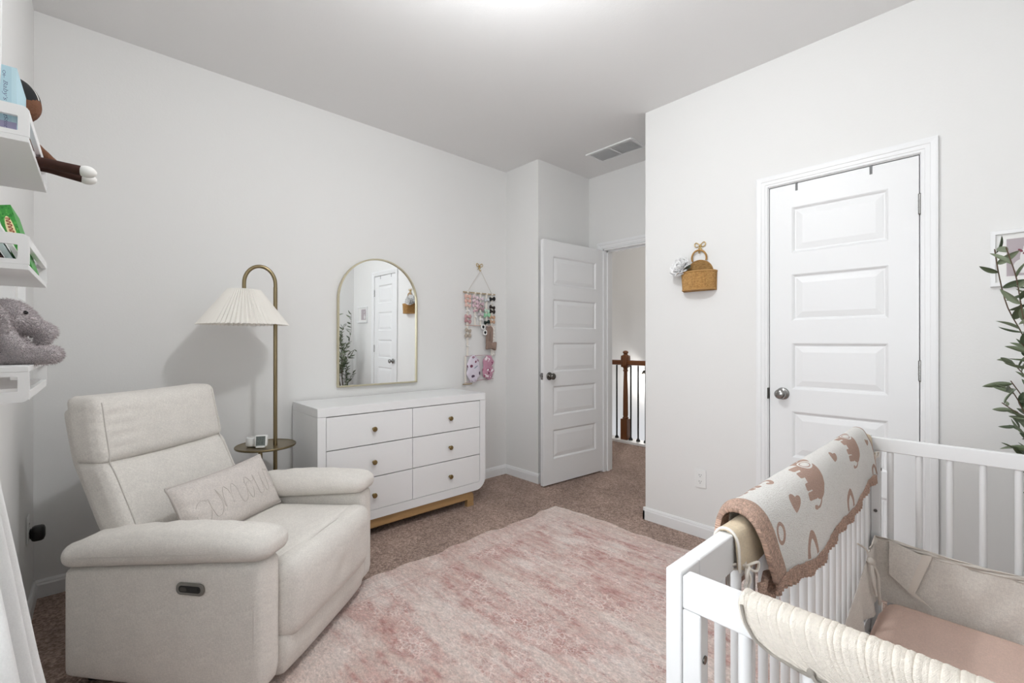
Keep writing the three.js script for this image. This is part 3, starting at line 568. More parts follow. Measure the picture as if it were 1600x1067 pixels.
// ---------------------------------------------------------------- recliner, local x = across from the near arm, z = forward
const texLinen = linen('#f4efe8', 0.085);
const matLinen = std('#ffffff', 0.95, { map: texLinen, bumpMap: texWeave, bumpScale: 0.0012 });
{
  const TURN = Math.atan2(0.635, 0.773);
  const o = thing('recliner', 'cream linen power recliner with padded arms facing into the room', 'recliner', [0.3817, 0, -1.6055], TURN);
  const wob = (x, y, z) => 0.5 * (fbm(x * 9 + 20, y * 9 + z * 7 + 20, 256, 3) - 0.5);
  const topH = z => 0.484 + 0.072 * Math.min(0, z) / 0.755;           // panels lower towards the back
  for (const [cx, name] of [[0.0525, 'near'], [0.7475, 'far']]) {
    const g = soft(0.105, 0.45, 0.755, 0.028, [8, 16, 24], (p, q) => { const z = p.z - 0.3775; const t = (p.y + 0.225) / 0.45; p.y = 0.035 + t * (topH(z) - 0.035); p.z = z - 0.022 * (1 - sstep(0, 0.12, t)) * (q.z > 0 ? 1 : 0); p.x += cx + (cx < 0.4 ? -1 : 1) * 0.006 * Math.sin(Math.PI * t) * Math.sin(Math.PI * (q.z + 1) / 2) + 0.004 * wob(p.x, p.y, p.z); });
    part(o, 'side_panel', g, matLinen);
    // seam piping down the front corner
    const sx = cx < 0.4 ? 0.004 : 0.796, sg = [[sx, 0.06, -0.030], [sx + (cx < 0.4 ? -0.0035 : 0.0035), 0.26, -0.027], [sx, 0.455, -0.030]];
    part(o, 'seam', tube(sg, 0.0016, 20, 5), matLinen);
    const pad = soft(0.165, 0.125, 0.785, 0.052, [14, 12, 36], (p, q) => {
      const f = (q.z + 1) / 2, z = p.z - 0.372, base = topH(z) - 0.004, t = (p.y + 0.0625) / 0.125, hgt = 0.118 * (0.80 + 0.20 * Math.sin(Math.PI * Math.min(1, f * 1.05))) * (1 - 0.08 * (1 - sstep(0, 0.16, f))) * (1 - 0.10 * sstep(0.88, 1, f));
      p.y = base + t * hgt + 0.010 * wob(p.x * 2, z * 1.2, t) * t + 0.003 * Math.sin(z * 62 + p.x * 30) * t * (1 - f); p.z = z;
      const wdt = 1 - 0.06 * Math.abs(q.y); p.x = cx + p.x * wdt + (cx < 0.4 ? 0.010 : -0.016) + (q.y > 0 ? 0 : 0);
    });
    part(o, 'armrest', pad, matLinen);
    const ss = []; const ox = cx < 0.4 ? -0.0205 : 0.820; for (let k = 0; k <= 12; k++) { const f = k / 12, z = -0.735 + f * 0.70; ss.push([ox + (cx < 0.4 ? 1 : -1) * 0.004 * Math.pow(2 * f - 1, 4), topH(z) + 0.047 - 0.004 * Math.sin(Math.PI * f), z]); }
    part(o, 'seam', tube(ss, 0.0014, 40, 5), matLinen);
  }
  // seat cushion and footrest flaps
  part(o, 'seat_cushion', soft(0.592, 0.15, 0.66, 0.045, [24, 8, 28], (p, q) => { p.y += 0.345 + 0.016 * (1 - q.x * q.x) * (q.y > 0 ? 1 : 0) + 0.006 * wob(p.x * 1.4, p.z * 1.4, 0) + 0.010 * q.z; p.x += 0.40; p.z += -0.335; }), matLinen);
  part(o, 'footrest', soft(0.590, 0.285, 0.12, 0.05, [28, 18, 8], (p, q) => { const t = (q.y + 1) / 2; p.z += -0.028 + 0.022 * (1 - Math.pow(q.x, 4)) * Math.sin(Math.PI * Math.min(1, t * 0.9 + 0.1)) + 0.018 * t - 0.012 * Math.exp(-Math.pow((q.x - 0.05) / 0.16, 2)) * Math.exp(-Math.pow((q.y + 0.15) / 0.3, 2)) - 0.008 * Math.exp(-Math.pow((q.x - 0.62) / 0.2, 2)) * Math.exp(-Math.pow((q.y - 0.1) / 0.4, 2)); p.y += 0.295 + 0.004 * wob(p.x * 2, p.y * 2, 0); p.x += 0.40; }), matLinen);
  part(o, 'footrest_flap', soft(0.590, 0.160, 0.09, 0.026, [24, 10, 6], (p, q) => { p.z += -0.030 + 0.010 * (1 - Math.pow(q.x, 4)) - 0.020 * (q.y < 0 ? -q.y : 0); p.y += 0.112; p.x += 0.40; }), matLinen);
  { const ss = []; for (let k = 0; k <= 16; k++) { const t = k / 16; ss.push([0.118 + 0.564 * t, 0.4275 + 0.016 * (1 - Math.pow(2 * t - 1, 2)) - 0.004, -0.010]); } part(o, 'seam', tube(ss, 0.0016, 40, 5), matLinen); }
  part(o, 'base_box', span(0.10, 0.70, 0.05, 0.30, -0.70, -0.08), matLinen);
  // backrest: two stuffed cushions on a shell; profile given as distance behind the arm fronts
  const prof = h => { const K = [[0.36, 0.540], [0.51, 0.622], [0.743, 0.732], [0.90, 0.766], [1.02, 0.786]]; for (let i = 0; i < K.length - 1; i++) if (h <= K[i + 1][0]) return K[i][1] + (h - K[i][0]) / (K[i + 1][0] - K[i][0]) * (K[i + 1][1] - K[i][1]); return K[4][1]; };
  const cushion = (h0, h1, depth, bulge, w, wr, sd) => soft(w, h1 - h0, depth, 0.030, [30, 20, 10], (p, q) => {
    const h = (h0 + h1) / 2 + p.y, front = (q.z + 1) / 2, b = prof(h), puff = bulge * (1 - Math.pow(q.x, 4)) * (1 - Math.pow(q.y, 4));
    const crease = (1 - Math.exp(-Math.pow((Math.abs(q.x) - 0.888) / 0.06, 2))) * 0.0055 * Math.sin(h * 150 + 6 * fbm(p.x * 5 + sd, 3, 256, 2)) * Math.exp(-Math.pow((q.x + 1) / 0.35, 2)) + (1 - Math.exp(-Math.pow((Math.abs(q.x) - 0.888) / 0.06, 2))) * 0.006 * wob(p.x * 1.3 + sd, h * 3, 1);
    const x = 0.405 + p.x * (1 - 0.02 * sstep(0.8, 1.0, h)); p.set(x, h - 0.028 * (q.x + 1) * 0 + wr * (1 - q.x * q.x), -(b + depth / 2) + p.z + front * (puff + crease));
  });
  part(o, 'back_cushion', cushion(0.40, 0.750, 0.126, 0.018, 0.590, -0.008, 3), matLinen);
  part(o, 'head_cushion', cushion(0.736, 0.990, 0.126, 0.020, 0.590, -0.004, 9), matLinen);
  part(o, 'back_shell', soft(0.545, 0.60, 0.07, 0.03, [16, 16, 4], (p, q) => { const h = 0.645 + p.y; p.set(0.40 + p.x, h, -(prof(h) + 0.128) + p.z); }), matLinen);
  for (const s of [-1, 1]) { const ss = []; for (let k = 0; k <= 20; k++) { const h = 0.44 + 0.525 * k / 20; ss.push([0.405 + s * 0.262 * (1 - 0.02 * sstep(0.8, 1, h)), h, -prof(h) + 0.0008 + 0.38 * (h < 0.743 ? 0.018 * (1 - Math.pow(Math.min(1, Math.abs(h - 0.575) / 0.175), 4)) : 0.020 * (1 - Math.pow(Math.min(1, Math.abs(h - 0.863) / 0.127), 4))) - 0.006 * Math.exp(-Math.pow((h - 0.743) / 0.014, 2))]); } part(o, 'seam', tube(ss, 0.0024, 60, 5), matLinen); }
  // power control recessed in the near side
  const c = part(o, 'control_panel', slabShape(rrect(-0.051, 0.051, -0.020, 0.020, 0.017), 0.006, 0.0022), std('#8f8d88', 0.3, { metalness: 0.9 }), [-0.0055, 0.386, -0.249], [0, -Math.PI / 2, 0]);
  c.userData.label = 'oval silver control panel with black buttons';
  part(c, 'button_recess', slabShape(rrect(-0.040, 0.040, -0.011, 0.011, 0.010), 0.0016, 0.0005), M.black, [0, 0, 0.0034]);
  part(c, 'button', slabShape(rrect(-0.034, -0.010, -0.0065, 0.0065, 0.006), 0.002, 0.0006), std('#55534f', 0.35, { metalness: 0.6 }), [0, 0, 0.0046]);
  part(c, 'button', slabShape(rrect(0.004, 0.032, -0.0065, 0.0065, 0.006), 0.002, 0.0006), std('#1a1a1a', 0.3), [0, 0, 0.0046]);
  for (const [x, z] of [[0.06, -0.06], [0.74, -0.06], [0.06, -0.69], [0.74, -0.69]]) part(o, 'foot', cyl(0.024, 0.020, 0.032, 16), M.black, [x, 0.0228, z]);
}
// ---------------------------------------------------------------- lumbar pillow with stitched word
{
  const TURN = Math.atan2(0.635, 0.773), S = [0.773, -0.635], F = [0.635, 0.773], cs = 0.405, cf = -0.452;
  const o = thing('lumbar_pillow', 'cream lumbar pillow with stitched cursive word lying on the recliner seat', 'pillow', [0.3817 + S[0] * cs + F[0] * cf, 0.540, -1.6055 + S[1] * cs + F[1] * cf], TURN);
  const inner = new THREE.Group(); // orientation only
  const W = 0.505, H = 0.245, D = 0.115;
  const thick = (x, y) => { const a = Math.max(0, 1 - Math.pow(Math.abs(x), 2.6)), b = Math.max(0, 1 - Math.pow(Math.abs(y), 2.4)); return D / 2 * Math.pow(a * b, 0.42); };
  const place = (u, v, off) => { // u,v in -1..1 on the pillow, off = fraction of front surface
    const px = u * W / 2 * (1 - 0.05 * (1 - v * v)), py = v * H / 2 * (1 - 0.07 * (1 - u * u)); return [px, py, off];
  };
  const tilt = -0.46, ct = Math.cos(tilt), st = Math.sin(tilt);
  const T = ([x, y, z]) => { const yy = y + 0.006 * x; return [x, yy * ct - z * st, yy * st + z * ct]; };
  const wr = (u, v) => 0.010 * (fbm(u * 3 + 9, v * 3 + 30, 256, 3) - 0.5) * (1 - u * u * u * u) * (1 - v * v * v * v) + 0.004 * Math.sin(v * 14 + u * 5) * Math.exp(-Math.pow((u + 0.92) / 0.2, 2)) * (1 - v * v);
  const texP = linen('#dfd7d1', 0.12), matP = std('#ffffff', 0.95, { map: texP, bumpMap: texWeave, bumpScale: 0.001 });
  const face = s => sheet(48, 28, (a, b) => { const u = a * 2 - 1, v = b * 2 - 1; return T(place(s > 0 ? u : -u, v, s * (thick(u, v) + wr(u, v)))); }, (a, b) => [a * W, b * H]);
  part(o, 'pillow_cover', merged([face(1), face(-1)]), matP);
  const rim = []; const K = 24; for (let k = 0; k < K; k++) rim.push(T(place(-1 + 2 * k / K, -1, 0))); for (let k = 0; k < 12; k++) rim.push(T(place(1, -1 + 2 * k / 12, 0))); for (let k = 0; k < K; k++) rim.push(T(place(1 - 2 * k / K, 1, 0))); for (let k = 0; k < 12; k++) rim.push(T(place(-1, 1 - 2 * k / 12, 0)));
  part(o, 'piping', tube(rim, 0.0042, 200, 8, true), matP);
  // the word, stitched as one cord: a m o u r
  const strokes = [
    [[-0.66, 0.16], [-0.74, 0.24], [-0.84, 0.10], [-0.86, -0.28], [-0.80, -0.52], [-0.70, -0.44], [-0.645, -0.10], [-0.64, 0.22], [-0.63, -0.20], [-0.57, -0.46], [-0.49, -0.44], [-0.43, -0.20], [-0.44, 0.22], [-0.45, 0.42], [-0.41, 0.10], [-0.385, -0.30], [-0.36, 0.16], [-0.29, 0.40], [-0.235, 0.22], [-0.215, -0.30], [-0.19, 0.16], [-0.12, 0.40], [-0.07, 0.22], [-0.055, -0.20], [0.00, -0.42], [0.08, -0.36], [0.13, -0.05], [0.15, 0.26], [0.21, 0.42], [0.28, 0.22], [0.285, -0.16], [0.22, -0.42], [0.155, -0.20], [0.165, 0.16], [0.25, 0.22], [0.36, 0.18], [0.40, 0.40], [0.395, -0.05], [0.44, -0.40], [0.52, -0.36], [0.565, 0.0], [0.575, 0.40], [0.58, -0.05], [0.62, -0.38], [0.685, -0.30], [0.72, 0.10], [0.74, 0.46], [0.79, 0.36], [0.845, 0.40], [0.835, 0.0], [0.86, -0.34], [0.93, -0.30]],
  ];
  const matCord = std('#cfc6bf', 0.8);
  for (const s of strokes) part(o, 'stitched_word', tube(s.map(([u, v]) => T(place(u, v, thick(u, v) + wr(u, v) + 0.0006))), 0.0014, 340, 6), matCord).userData.label = 'cursive word amour in grey cord';
}
// ---------------------------------------------------------------- pixel rays of the photograph (a pixel gives a direction, the plane gives the distance)
const FW = V(Math.sin(YAW), 0, -Math.cos(YAW)), RT = V(Math.cos(YAW), 0, Math.sin(YAW));
function ray(px, py) { return FW.clone().addScaledVector(RT, (px - 800) / 700.4).add(V(0, (534.1 - py) / 700.4, 0)); }
function atX(px, py, x) { const d = ray(px, py); return d.multiplyScalar(x / d.x).add(V(0, EYE, 0)); }
function atZ(px, py, z) { const d = ray(px, py); return d.multiplyScalar(z / d.z).add(V(0, EYE, 0)); }

// ---------------------------------------------------------------- crib
const CR = { x0: 0.604, x1: 2.003, z0: -0.328, z1: 0.428, top: 0.87 };
{
  const o = thing('baby_crib', 'white wooden baby crib with round spindles on the pink rug', 'crib', [(CR.x0 + CR.x1) / 2, 0, 0.05]);
  const ox = (CR.x0 + CR.x1) / 2, oz = 0.05, B = (x0, x1, y0, y1, z0, z1, r = 0.003) => rspan(x0 - ox, x1 - ox, y0, y1, z0 - oz, z1 - oz, r);
  const spindle = (h) => { const g = new THREE.CapsuleGeometry(0.0088, h - 0.0176, 3, 14); return g; };
  for (const [za, zb] of [[CR.z0, CR.z0 + 0.024], [CR.z1 - 0.024, CR.z1]]) {
    part(o, 'leg', B(CR.x0, CR.x0 + 0.058, 0.0068, CR.top - 0.0005, za, zb), M.crib); part(o, 'leg', B(CR.x1 - 0.058, CR.x1, 0.0068, CR.top - 0.0005, za, zb), M.crib);
    part(o, 'long_rail', B(CR.x0 + 0.058, CR.x1 - 0.058, 0.808, CR.top, za, zb), M.crib); part(o, 'bottom_rail', B(CR.x0 + 0.058, CR.x1 - 0.058, 0.20, 0.25, za, zb), M.crib);
    const g = spindle(0.57); for (let x = 0.695; x < 1.93; x += 0.0672) part(o, 'spindle', g, M.crib, [x - ox, 0.529, (za + zb) / 2 - oz]);
  }
  const zi0 = CR.z0 + 0.024, zi1 = CR.z1 - 0.024;
  for (const [xa, xb, first] of [[CR.x0 + 0.002, CR.x0 + 0.024, -0.223], [CR.x1 - 0.026, CR.x1 - 0.004, -0.252]]) {
    part(o, 'end_rail', B(xa, xb, 0.819, 0.8655, zi0 + 0.0004, zi1 - 0.0004), M.crib); part(o, 'bottom_rail', B(xa, xb, 0.20, 0.25, zi0 + 0.027, zi1 - 0.027), M.crib);
    for (const s of [0, 1]) {
      const a = s ? zi1 - 0.027 : zi0 + 0.0004, st = part(o, 'stile', B(xa, xb, 0.02, 0.8185, a, a + 0.0266), M.crib);
      const inner = s ? zi1 - 0.0272 : zi0 + 0.0272;
      for (const y of [0.755, 0.32]) { const c = cyl(0.0055, 0.0055, 0.003, 14); c.rotateX(Math.PI / 2); part(st, 'bolt', merged([c, cyl(0.0035, 0.0035, 0.0034, 6).rotateX(Math.PI / 2)]), M.darkNickel, [(xa + xb) / 2 - ox, y, inner - oz]); }
      const face = first < -0.24 ? xa - 0.0005 : xb + 0.0005; for (const y of [0.612, 0.35]) part(st, 'bolt', cyl(0.0052, 0.0052, 0.003, 14).rotateZ(Math.PI / 2), M.darkNickel, [face - ox, y, a + 0.0133 - oz]);
    }
    const g = spindle(0.58); for (let z = first; z < zi1 - 0.05; z += 0.0727) part(o, 'spindle', g, M.crib, [(xa + xb) / 2 - ox, 0.534, z - oz]);
  }
  part(o, 'mattress_platform', B(CR.x0 + 0.03, CR.x1 - 0.03, 0.18, 0.20, zi0 + 0.004, zi1 - 0.004), M.crib);
}
// mattress in its fitted sheet
{
  const texS = linen('#e0c3b5', 0.06);
  const o = single('crib_mattress', soft(1.285, 0.145, 0.640, 0.055, [44, 8, 26], (p, q) => {
    const kx = Math.max(0, Math.abs(p.x) - 0.54), kz = Math.max(0, Math.abs(p.z) - 0.22), rr2 = Math.hypot(kx, kz); if (rr2 > 0.10) { const s = 0.10 / rr2; p.x = Math.sign(p.x) * (Math.abs(p.x) - kx + kx * s); p.z = Math.sign(p.z) * (Math.abs(p.z) - kz + kz * s); }
    if (q.y > 0) p.y += 0.006 * (fbm(p.x * 3 + 10, p.z * 3 + 10, 256, 3) - 0.5) - 0.003 * Math.exp(-Math.pow((p.z + 0.05 - 0.35 * (p.x - 0.3)) / 0.012, 2)) * sstep(0.15, 0.3, p.x);
  }), std('#ffffff', 0.95, { map: texS, bumpMap: texWeave, bumpScale: 0.0005 }), 'crib mattress in a dusty pink fitted sheet', 'mattress', [(CR.x0 + CR.x1) / 2, 0.2735, 0.05]);
}
// breathable mesh liner
{
  const texMesh = linen('#f8f2ea', 0.08), matLiner = phys('#ffffff', 0.9, { map: texMesh, bumpMap: texWeave, bumpScale: 0.001, transmission: 0.06, thickness: 0, side: THREE.DoubleSide }), matBand = std('#f5ede3', 0.95, { bumpMap: texWeave, bumpScale: 0.0008 });
  const o = thing('crib_liner', 'beige mesh crib liner tied round the inside of the spindles', 'crib liner', [1.95, 0.30, 0]);
  const L = (x, y, z) => [x - 1.95, y - 0.30, z];
  const wv = (a, b) => 0.006 * Math.sin(a * 17 + b * 4) + 0.008 * (fbm(a * 5 + 4, b * 3, 256, 2) - 0.5);
  // far end run and the short return on the long side
  const path = s => { const c = 0.085; if (s < 0.13) return [1.840 + s, -0.288]; return [1.970 - 0.002, -0.288 + (s - 0.13)]; };
  const S = 0.80, topAt = s => 0.528 - 0.012 * sstep(0.1, 0.5, s) + 0.004 * Math.sin(s * 14);
  const run = (v0, v1, off) => cloth(60, 10, (u, v) => { const s = u * S, [x, z] = path(s), y = topAt(s) - (v0 + (v1 - v0) * v) * 0.215; const w = wv(s * 2, v); return s < 0.13 ? L(x, y, z + w * 0.5 + off) : L(x - Math.abs(w) - off, y, z); }, 0.002, (u, v) => [u * S, v * 0.2]);
  part(o, 'mesh_panel', run(0.07, 1, 0), matLiner); part(o, 'top_band', run(0, 0.085, 0.0012), matBand);
  // slack panel on the long side, gathered into a knot
  part(o, 'mesh_panel', cloth(20, 14, (u, v) => { const x = 1.36 + u * 0.47, top = 0.40 + 0.11 * Math.pow(u, 1.4) - 0.004, bot = 0.335; const y = top + (bot - top) * v; return L(x, y, -0.288 + 0.010 * Math.sin(u * 22) * v + 0.014 * u * v); }, 0.002, (u, v) => [u * 0.5, v * 0.2]), matLiner);
  part(o, 'tie', merged([new THREE.SphereGeometry(0.011, 14, 10).translate(...L(1.800, 0.500, -0.276)), tube([L(1.800, 0.50, -0.274), L(1.812, 0.46, -0.262), L(1.806, 0.41, -0.258), L(1.815, 0.365, -0.255)], 0.005, 24, 8), tube([L(1.800, 0.50, -0.274), L(1.785, 0.45, -0.268), L(1.790, 0.40, -0.262)], 0.005, 20, 8), tube([L(1.800, 0.50, -0.278), L(1.81, 0.53, -0.29), L(1.80, 0.545, -0.31)], 0.003, 14, 6)]), matBand);
  part(o, 'care_tag', rspan(...[1.800 - 1.95, 1.818 - 1.95, 0.350 - 0.30, 0.374 - 0.30, -0.2505, -0.2495], 0.0003), M.white);
  // folded down flap at the corner
  const fl = (pts, x) => { const P = pts.map(([a, b]) => { const p = atX(a, b, 1.952); return [p.z, p.y - 0.30]; }); const s = new THREE.Shape(P.map(([a, b]) => new THREE.Vector2(a, b))); const g = new THREE.ExtrudeGeometry(s, { depth: 0.002, bevelEnabled: false }); g.rotateY(-Math.PI / 2); g.translate(x - 1.95, 0, 0); return g; };
  part(o, 'folded_flap', fl([[1389, 843], [1389, 896], [1421, 926], [1441, 868]], 1.951), matLiner); part(o, 'flap_band', fl([[1441, 866], [1457, 869], [1430, 926], [1456, 951], [1418, 923]], 1.950), matBand);
}
// rail covers
const muslin = std('#ffffff', 0.95, { map: linen('#dfd7cc', 0.04), bumpMap: texWeave, bumpScale: 0.001 });
{
  const X = CR.x0 + 0.013, LO = 0.812;
  const startAt = y => { const k = [[0.812, -0.150], [0.8135, -0.166], [0.818, -0.190], [0.827, -0.208], [0.845, -0.220], [0.862, -0.2255], [0.9, -0.227]]; for (let i = 0; i < k.length - 1; i++) if (y <= k[i + 1][0]) return k[i][1] + (y - k[i][0]) / (k[i + 1][0] - k[i][0]) * (k[i + 1][1] - k[i][1]); return -0.227; };
  const folds = []; for (let z = -0.225; z < 0.36; z += rr(0.006, 0.016)) folds.push([z, rr(0.0008, 0.0024), rr(0.0004, 0.002), rr(3, 8), rr(0, 6), rnd() < 0.35 ? rr(0, 0.3) : -0.3]);
  const shape = (u, v, plain) => {
    let x, y, side = 0, w = 0.0160, top = 0.0085;
    const zq = -0.227 + 0.585 * u; let cr = 0.0016 + 0.0012 * (fbm(zq * 70 + 5, v * 3, 256, 2) - 0.5);
    if (!plain) for (const f of folds) { const d = zq - f[0] - f[2] * Math.sin(v * f[3] + f[4]); if (Math.abs(d) < 0.006) cr += -f[1] * Math.exp(-d * d / 1.2e-6) * sstep(f[5], f[5] + 0.15, v) + 0.45 * f[1] * Math.exp(-Math.pow(d - 0.003, 2) / 5e-6); }
    if (v < 0.42) { const k = v / 0.42; x = X - w - cr - 0.004 * Math.sin(Math.PI * k); y = LO + (0.862 - LO) * k; }
    else if (v < 0.62) { const a = (v - 0.42) / 0.20 * Math.PI; x = X - Math.cos(a) * (w + cr); y = 0.862 + Math.sin(a) * (top + cr); }
    else { const k = (v - 0.62) / 0.38; x = X + w + cr + 0.003 * Math.sin(Math.PI * k); y = 0.862 - (0.862 - LO) * k; }
    const z0 = startAt(y), z = z0 + (0.358 - z0) * u; return [x - X, y - 0.86, z - 0.05];
  };
  const g = cloth(1100, 24, (u, v) => shape(u, v), 0.0030, (u, v) => [u * 0.585, v * 0.12]);
  const o = thing('rail_cover', 'cream crinkled muslin teething cover over the crib end rail', 'rail cover', [X, 0.86, 0.05]);
  part(o, 'padded_cover', g, muslin);
  const e = []; for (let k = 0; k <= 24; k++) { const p = shape(0.008, 0.42 * (1 - k / 24), true); e.push([p[0] - 0.0035, p[1] + 0.002, p[2]]); } for (let k = 1; k <= 30; k++) { const p = shape(k / 30, 0.03, true); e.push([p[0] - 0.0035, p[1], p[2]]); }
  part(o, 'stitched_edge', tube(e, 0.0018, 200, 6), muslin);
  for (const z of [-0.145, 0.02, 0.20]) part(o, 'tie', merged([tube([[-0.022, -0.038, z - 0.05], [-0.026, -0.045, z - 0.045], [-0.020, -0.050, z - 0.03]], 0.002, 12, 6), new THREE.SphereGeometry(0.0045, 10, 8).translate(-0.022, -0.040, z - 0.05)]), muslin);
}
{
  const Z = CR.z0 + 0.012, x0 = 0.786, x1 = 1.962;
  const mat = std('#ffffff', 0.9, { map: linen('#dccbb0', 0.06), bumpMap: texWeave, bumpScale: 0.0008 });
  const o = thing('rail_cover', 'tan cotton rail cover tied over the long crib rail under the blanket', 'rail cover', [x0, 0.86, Z]);
  const g = cloth(100, 20, (u, v) => { const x = x0 + (x1 - x0) * u, w = 0.0022 * (fbm(x * 20, v * 3, 256, 2)), hw = 0.0155 + w, lo = 0.806 + 0.005 * Math.sin(x * 21) + 0.012 * Math.exp(-Math.pow((u - 0) / 0.02, 2)); let z, y; if (v < 0.4) { const k = v / 0.4; z = -hw - 0.003 * (1 - k); y = lo + (0.864 - lo) * k; } else if (v < 0.6) { const a = (v - 0.4) / 0.2 * Math.PI; z = -Math.cos(a) * hw; y = 0.864 + Math.sin(a) * (0.0105 + w); } else { const k = (v - 0.6) / 0.4; z = hw + 0.004 * k; y = 0.864 + (lo - 0.864) * k; } return [x - x0, y - 0.86, z]; }, 0.004, (u, v) => [u * 1.17, v * 0.15]);
  part(o, 'cotton_cover', g, mat);
  const cord = std('#e9e2d8', 0.9);
  const bow = (x) => { const c = [x, -0.046, 0.024], lp = s => tube([c, [x + s * 0.012, -0.040, 0.034], [x + s * 0.026, -0.044, 0.036], [x + s * 0.022, -0.058, 0.034], c], 0.0024, 24, 6, true); return merged([lp(1), lp(-1), new THREE.SphereGeometry(0.005, 10, 8).translate(...c), tube([c, [x + 0.004, -0.066, 0.030], [x - 0.004, -0.082, 0.028]], 0.0022, 14, 6), tube([c, [x - 0.010, -0.062, 0.030], [x - 0.012, -0.076, 0.026]], 0.0022, 14, 6)]); };
  part(o, 'tie_bow', bow(0.022), cord); part(o, 'tie_bow', bow(1.150), cord);
  part(o, 'binding', tube([[0.001, -0.050, -0.0195], [0.001, 0.002, -0.0185], [0.001, 0.016, -0.008], [0.001, 0.016, 0.008], [0.001, 0.002, 0.0185], [0.001, -0.050, 0.0225]], 0.0024, 30, 6), cord);
}
// ---------------------------------------------------------------- elephant blanket over the rail
{
  const x0 = 0.872, x1 = 1.845, Zr = CR.z0 + 0.012;
  const section = (v, x) => {          // outline across the rail, v 0 outer hem .. 1 inner hem
    const a = (x - x0) / (x1 - x0), puff = 0.92 + 0.16 * fbm(x * 3 + 2, 4, 256, 2) + 0.08 * Math.sin(a * 5.1 + 0.6), low = 0.012 * Math.sin(a * 6.3 + 2.0) + 0.010 * Math.sin(a * 15 + 1);
    const P = [[-0.034, -0.155], [-0.036, -0.09], [-0.034, -0.02], [-0.028, 0.014], [-0.012, 0.028 + 0.010 * a], [0.010, 0.027 + 0.010 * a], [0.026, 0.012], [0.036, -0.016], [0.042, -0.052], [0.046, -0.088 + low * 0.6], [0.048, -0.112 + low]];
    const t = v * (P.length - 1), i = Math.min(P.length - 2, Math.floor(t)), f = t - i, p0 = P[Math.max(0, i - 1)], p1 = P[i], p2 = P[i + 1], p3 = P[Math.min(P.length - 1, i + 2)];
    const cr = k => 0.5 * (2 * p1[k] + (p2[k] - p0[k]) * f + (2 * p0[k] - 5 * p1[k] + 4 * p2[k] - p3[k]) * f * f + (3 * p1[k] - p0[k] - 3 * p2[k] + p3[k]) * f * f * f);
    return [cr(0) * puff, cr(1)];
  };
  const brown = '#c2a292', ivory = '#f6f3ee';
  const tex = canvasTex(2048, 1024, (c, W, H) => {      // x along the rail (1.06 m), y from the outer hem (top) to the inner hem
    c.fillStyle = ivory; c.fillRect(0, 0, W, H);
    const px = W / 1.063;
    const heart = (x, y, s, r) => { c.save(); c.translate(x, y); c.rotate(r); c.scale(s, s); c.beginPath(); c.moveTo(0, 0.9); c.bezierCurveTo(-1.3, 0, -0.8, -1, 0, -0.35); c.bezierCurveTo(0.8, -1, 1.3, 0, 0, 0.9); c.fillStyle = brown; c.fill(); c.restore(); };
    const elephant = (x, y, s, r, flip) => {
      c.save(); c.translate(x, y); c.rotate(r); c.scale(flip ? -s : s, s); c.fillStyle = brown; c.strokeStyle = brown;
      c.beginPath(); c.ellipse(0.15, 0, 1.0, 0.72, 0, 0, 7); c.fill(); c.beginPath(); c.ellipse(-0.95, -0.12, 0.55, 0.52, 0, 0, 7); c.fill();
      c.lineWidth = 0.26; c.lineCap = 'round'; c.beginPath(); c.moveTo(-1.35, 0.0); c.quadraticCurveTo(-1.75, 0.5, -1.55, 0.95); c.quadraticCurveTo(-1.45, 1.15, -1.25, 0.95); c.stroke();
      for (const lx of [-0.55, -0.1, 0.5, 0.9]) { c.beginPath(); c.roundRect(lx - 0.17, 0.3, 0.34, 0.75, 0.1); c.fill(); }
      c.lineWidth = 0.09; c.beginPath(); c.moveTo(1.12, -0.1); c.quadraticCurveTo(1.45, 0.1, 1.38, 0.5); c.stroke(); c.lineWidth = 0.16; c.beginPath(); c.moveTo(1.38, 0.5); c.lineTo(1.36, 0.62); c.stroke();
      c.fillStyle = ivory; c.beginPath(); c.ellipse(-0.6, -0.12, 0.34, 0.44, 0.2, 0, 7); c.fill(); c.lineWidth = 0.06; c.strokeStyle = brown; c.beginPath(); c.ellipse(-0.6, -0.10, 0.22, 0.30, 0.2, 0, 7); c.stroke();
      c.fillStyle = ivory; c.beginPath(); c.arc(-1.15, -0.2, 0.06, 0, 7); c.fill(); c.restore();
    };
    // rows of motifs read from the hem: heads towards the inner side
    const Y = t => t * H;
    for (const [x, y, s, r, f] of [[0.37, 0.56, 0.082, Math.PI * 0.55, false], [0.83, 0.55, 0.080, Math.PI * 0.57, false], [0.10, 0.30, 0.055, 0.3, true], [0.58, 0.25, 0.055, 0.2, false], [0.98, 0.28, 0.05, 0.4, false]]) elephant(x * px, Y(y), s * px, r, f);
    for (const [x, y, s, r] of [[0.185, 0.64, 0.040, 0.5], [0.60, 0.55, 0.032, 0.5], [1.01, 0.62, 0.024, 0.4], [0.34, 0.22, 0.028, 0], [0.80, 0.26, 0.026, 0.2]]) heart(x * px, Y(y), s * px, r);
    c.strokeStyle = brown; for (const [x, w] of [[0.235, 0.035], [0.655, 0.035], [1.02, 0.03]]) { c.lineWidth = 0.020 * px; c.beginPath(); c.ellipse(x * px, Y(0.975), w * px, 0.125 * H, 0, Math.PI, 2 * Math.PI); c.stroke(); }
    c.lineWidth = 0.010 * px; c.beginPath(); c.ellipse(0.06 * px, Y(0.73), 0.018 * px, 0.045 * H, 0, 0, 7); c.stroke();
    c.fillStyle = brown; c.fillRect(0, 0, W, 0.012 * px); c.fillRect(W - 0.010 * px, 0, 0.010 * px, H);
    // knit speckle
    for (let k = 0; k < 26000; k++) { c.fillStyle = rnd() < 0.5 ? 'rgba(255,255,255,0.10)' : 'rgba(120,95,80,0.09)'; c.fillRect(rnd() * W, rnd() * H, 4, 5); }
  });
  tex.flipY = false;
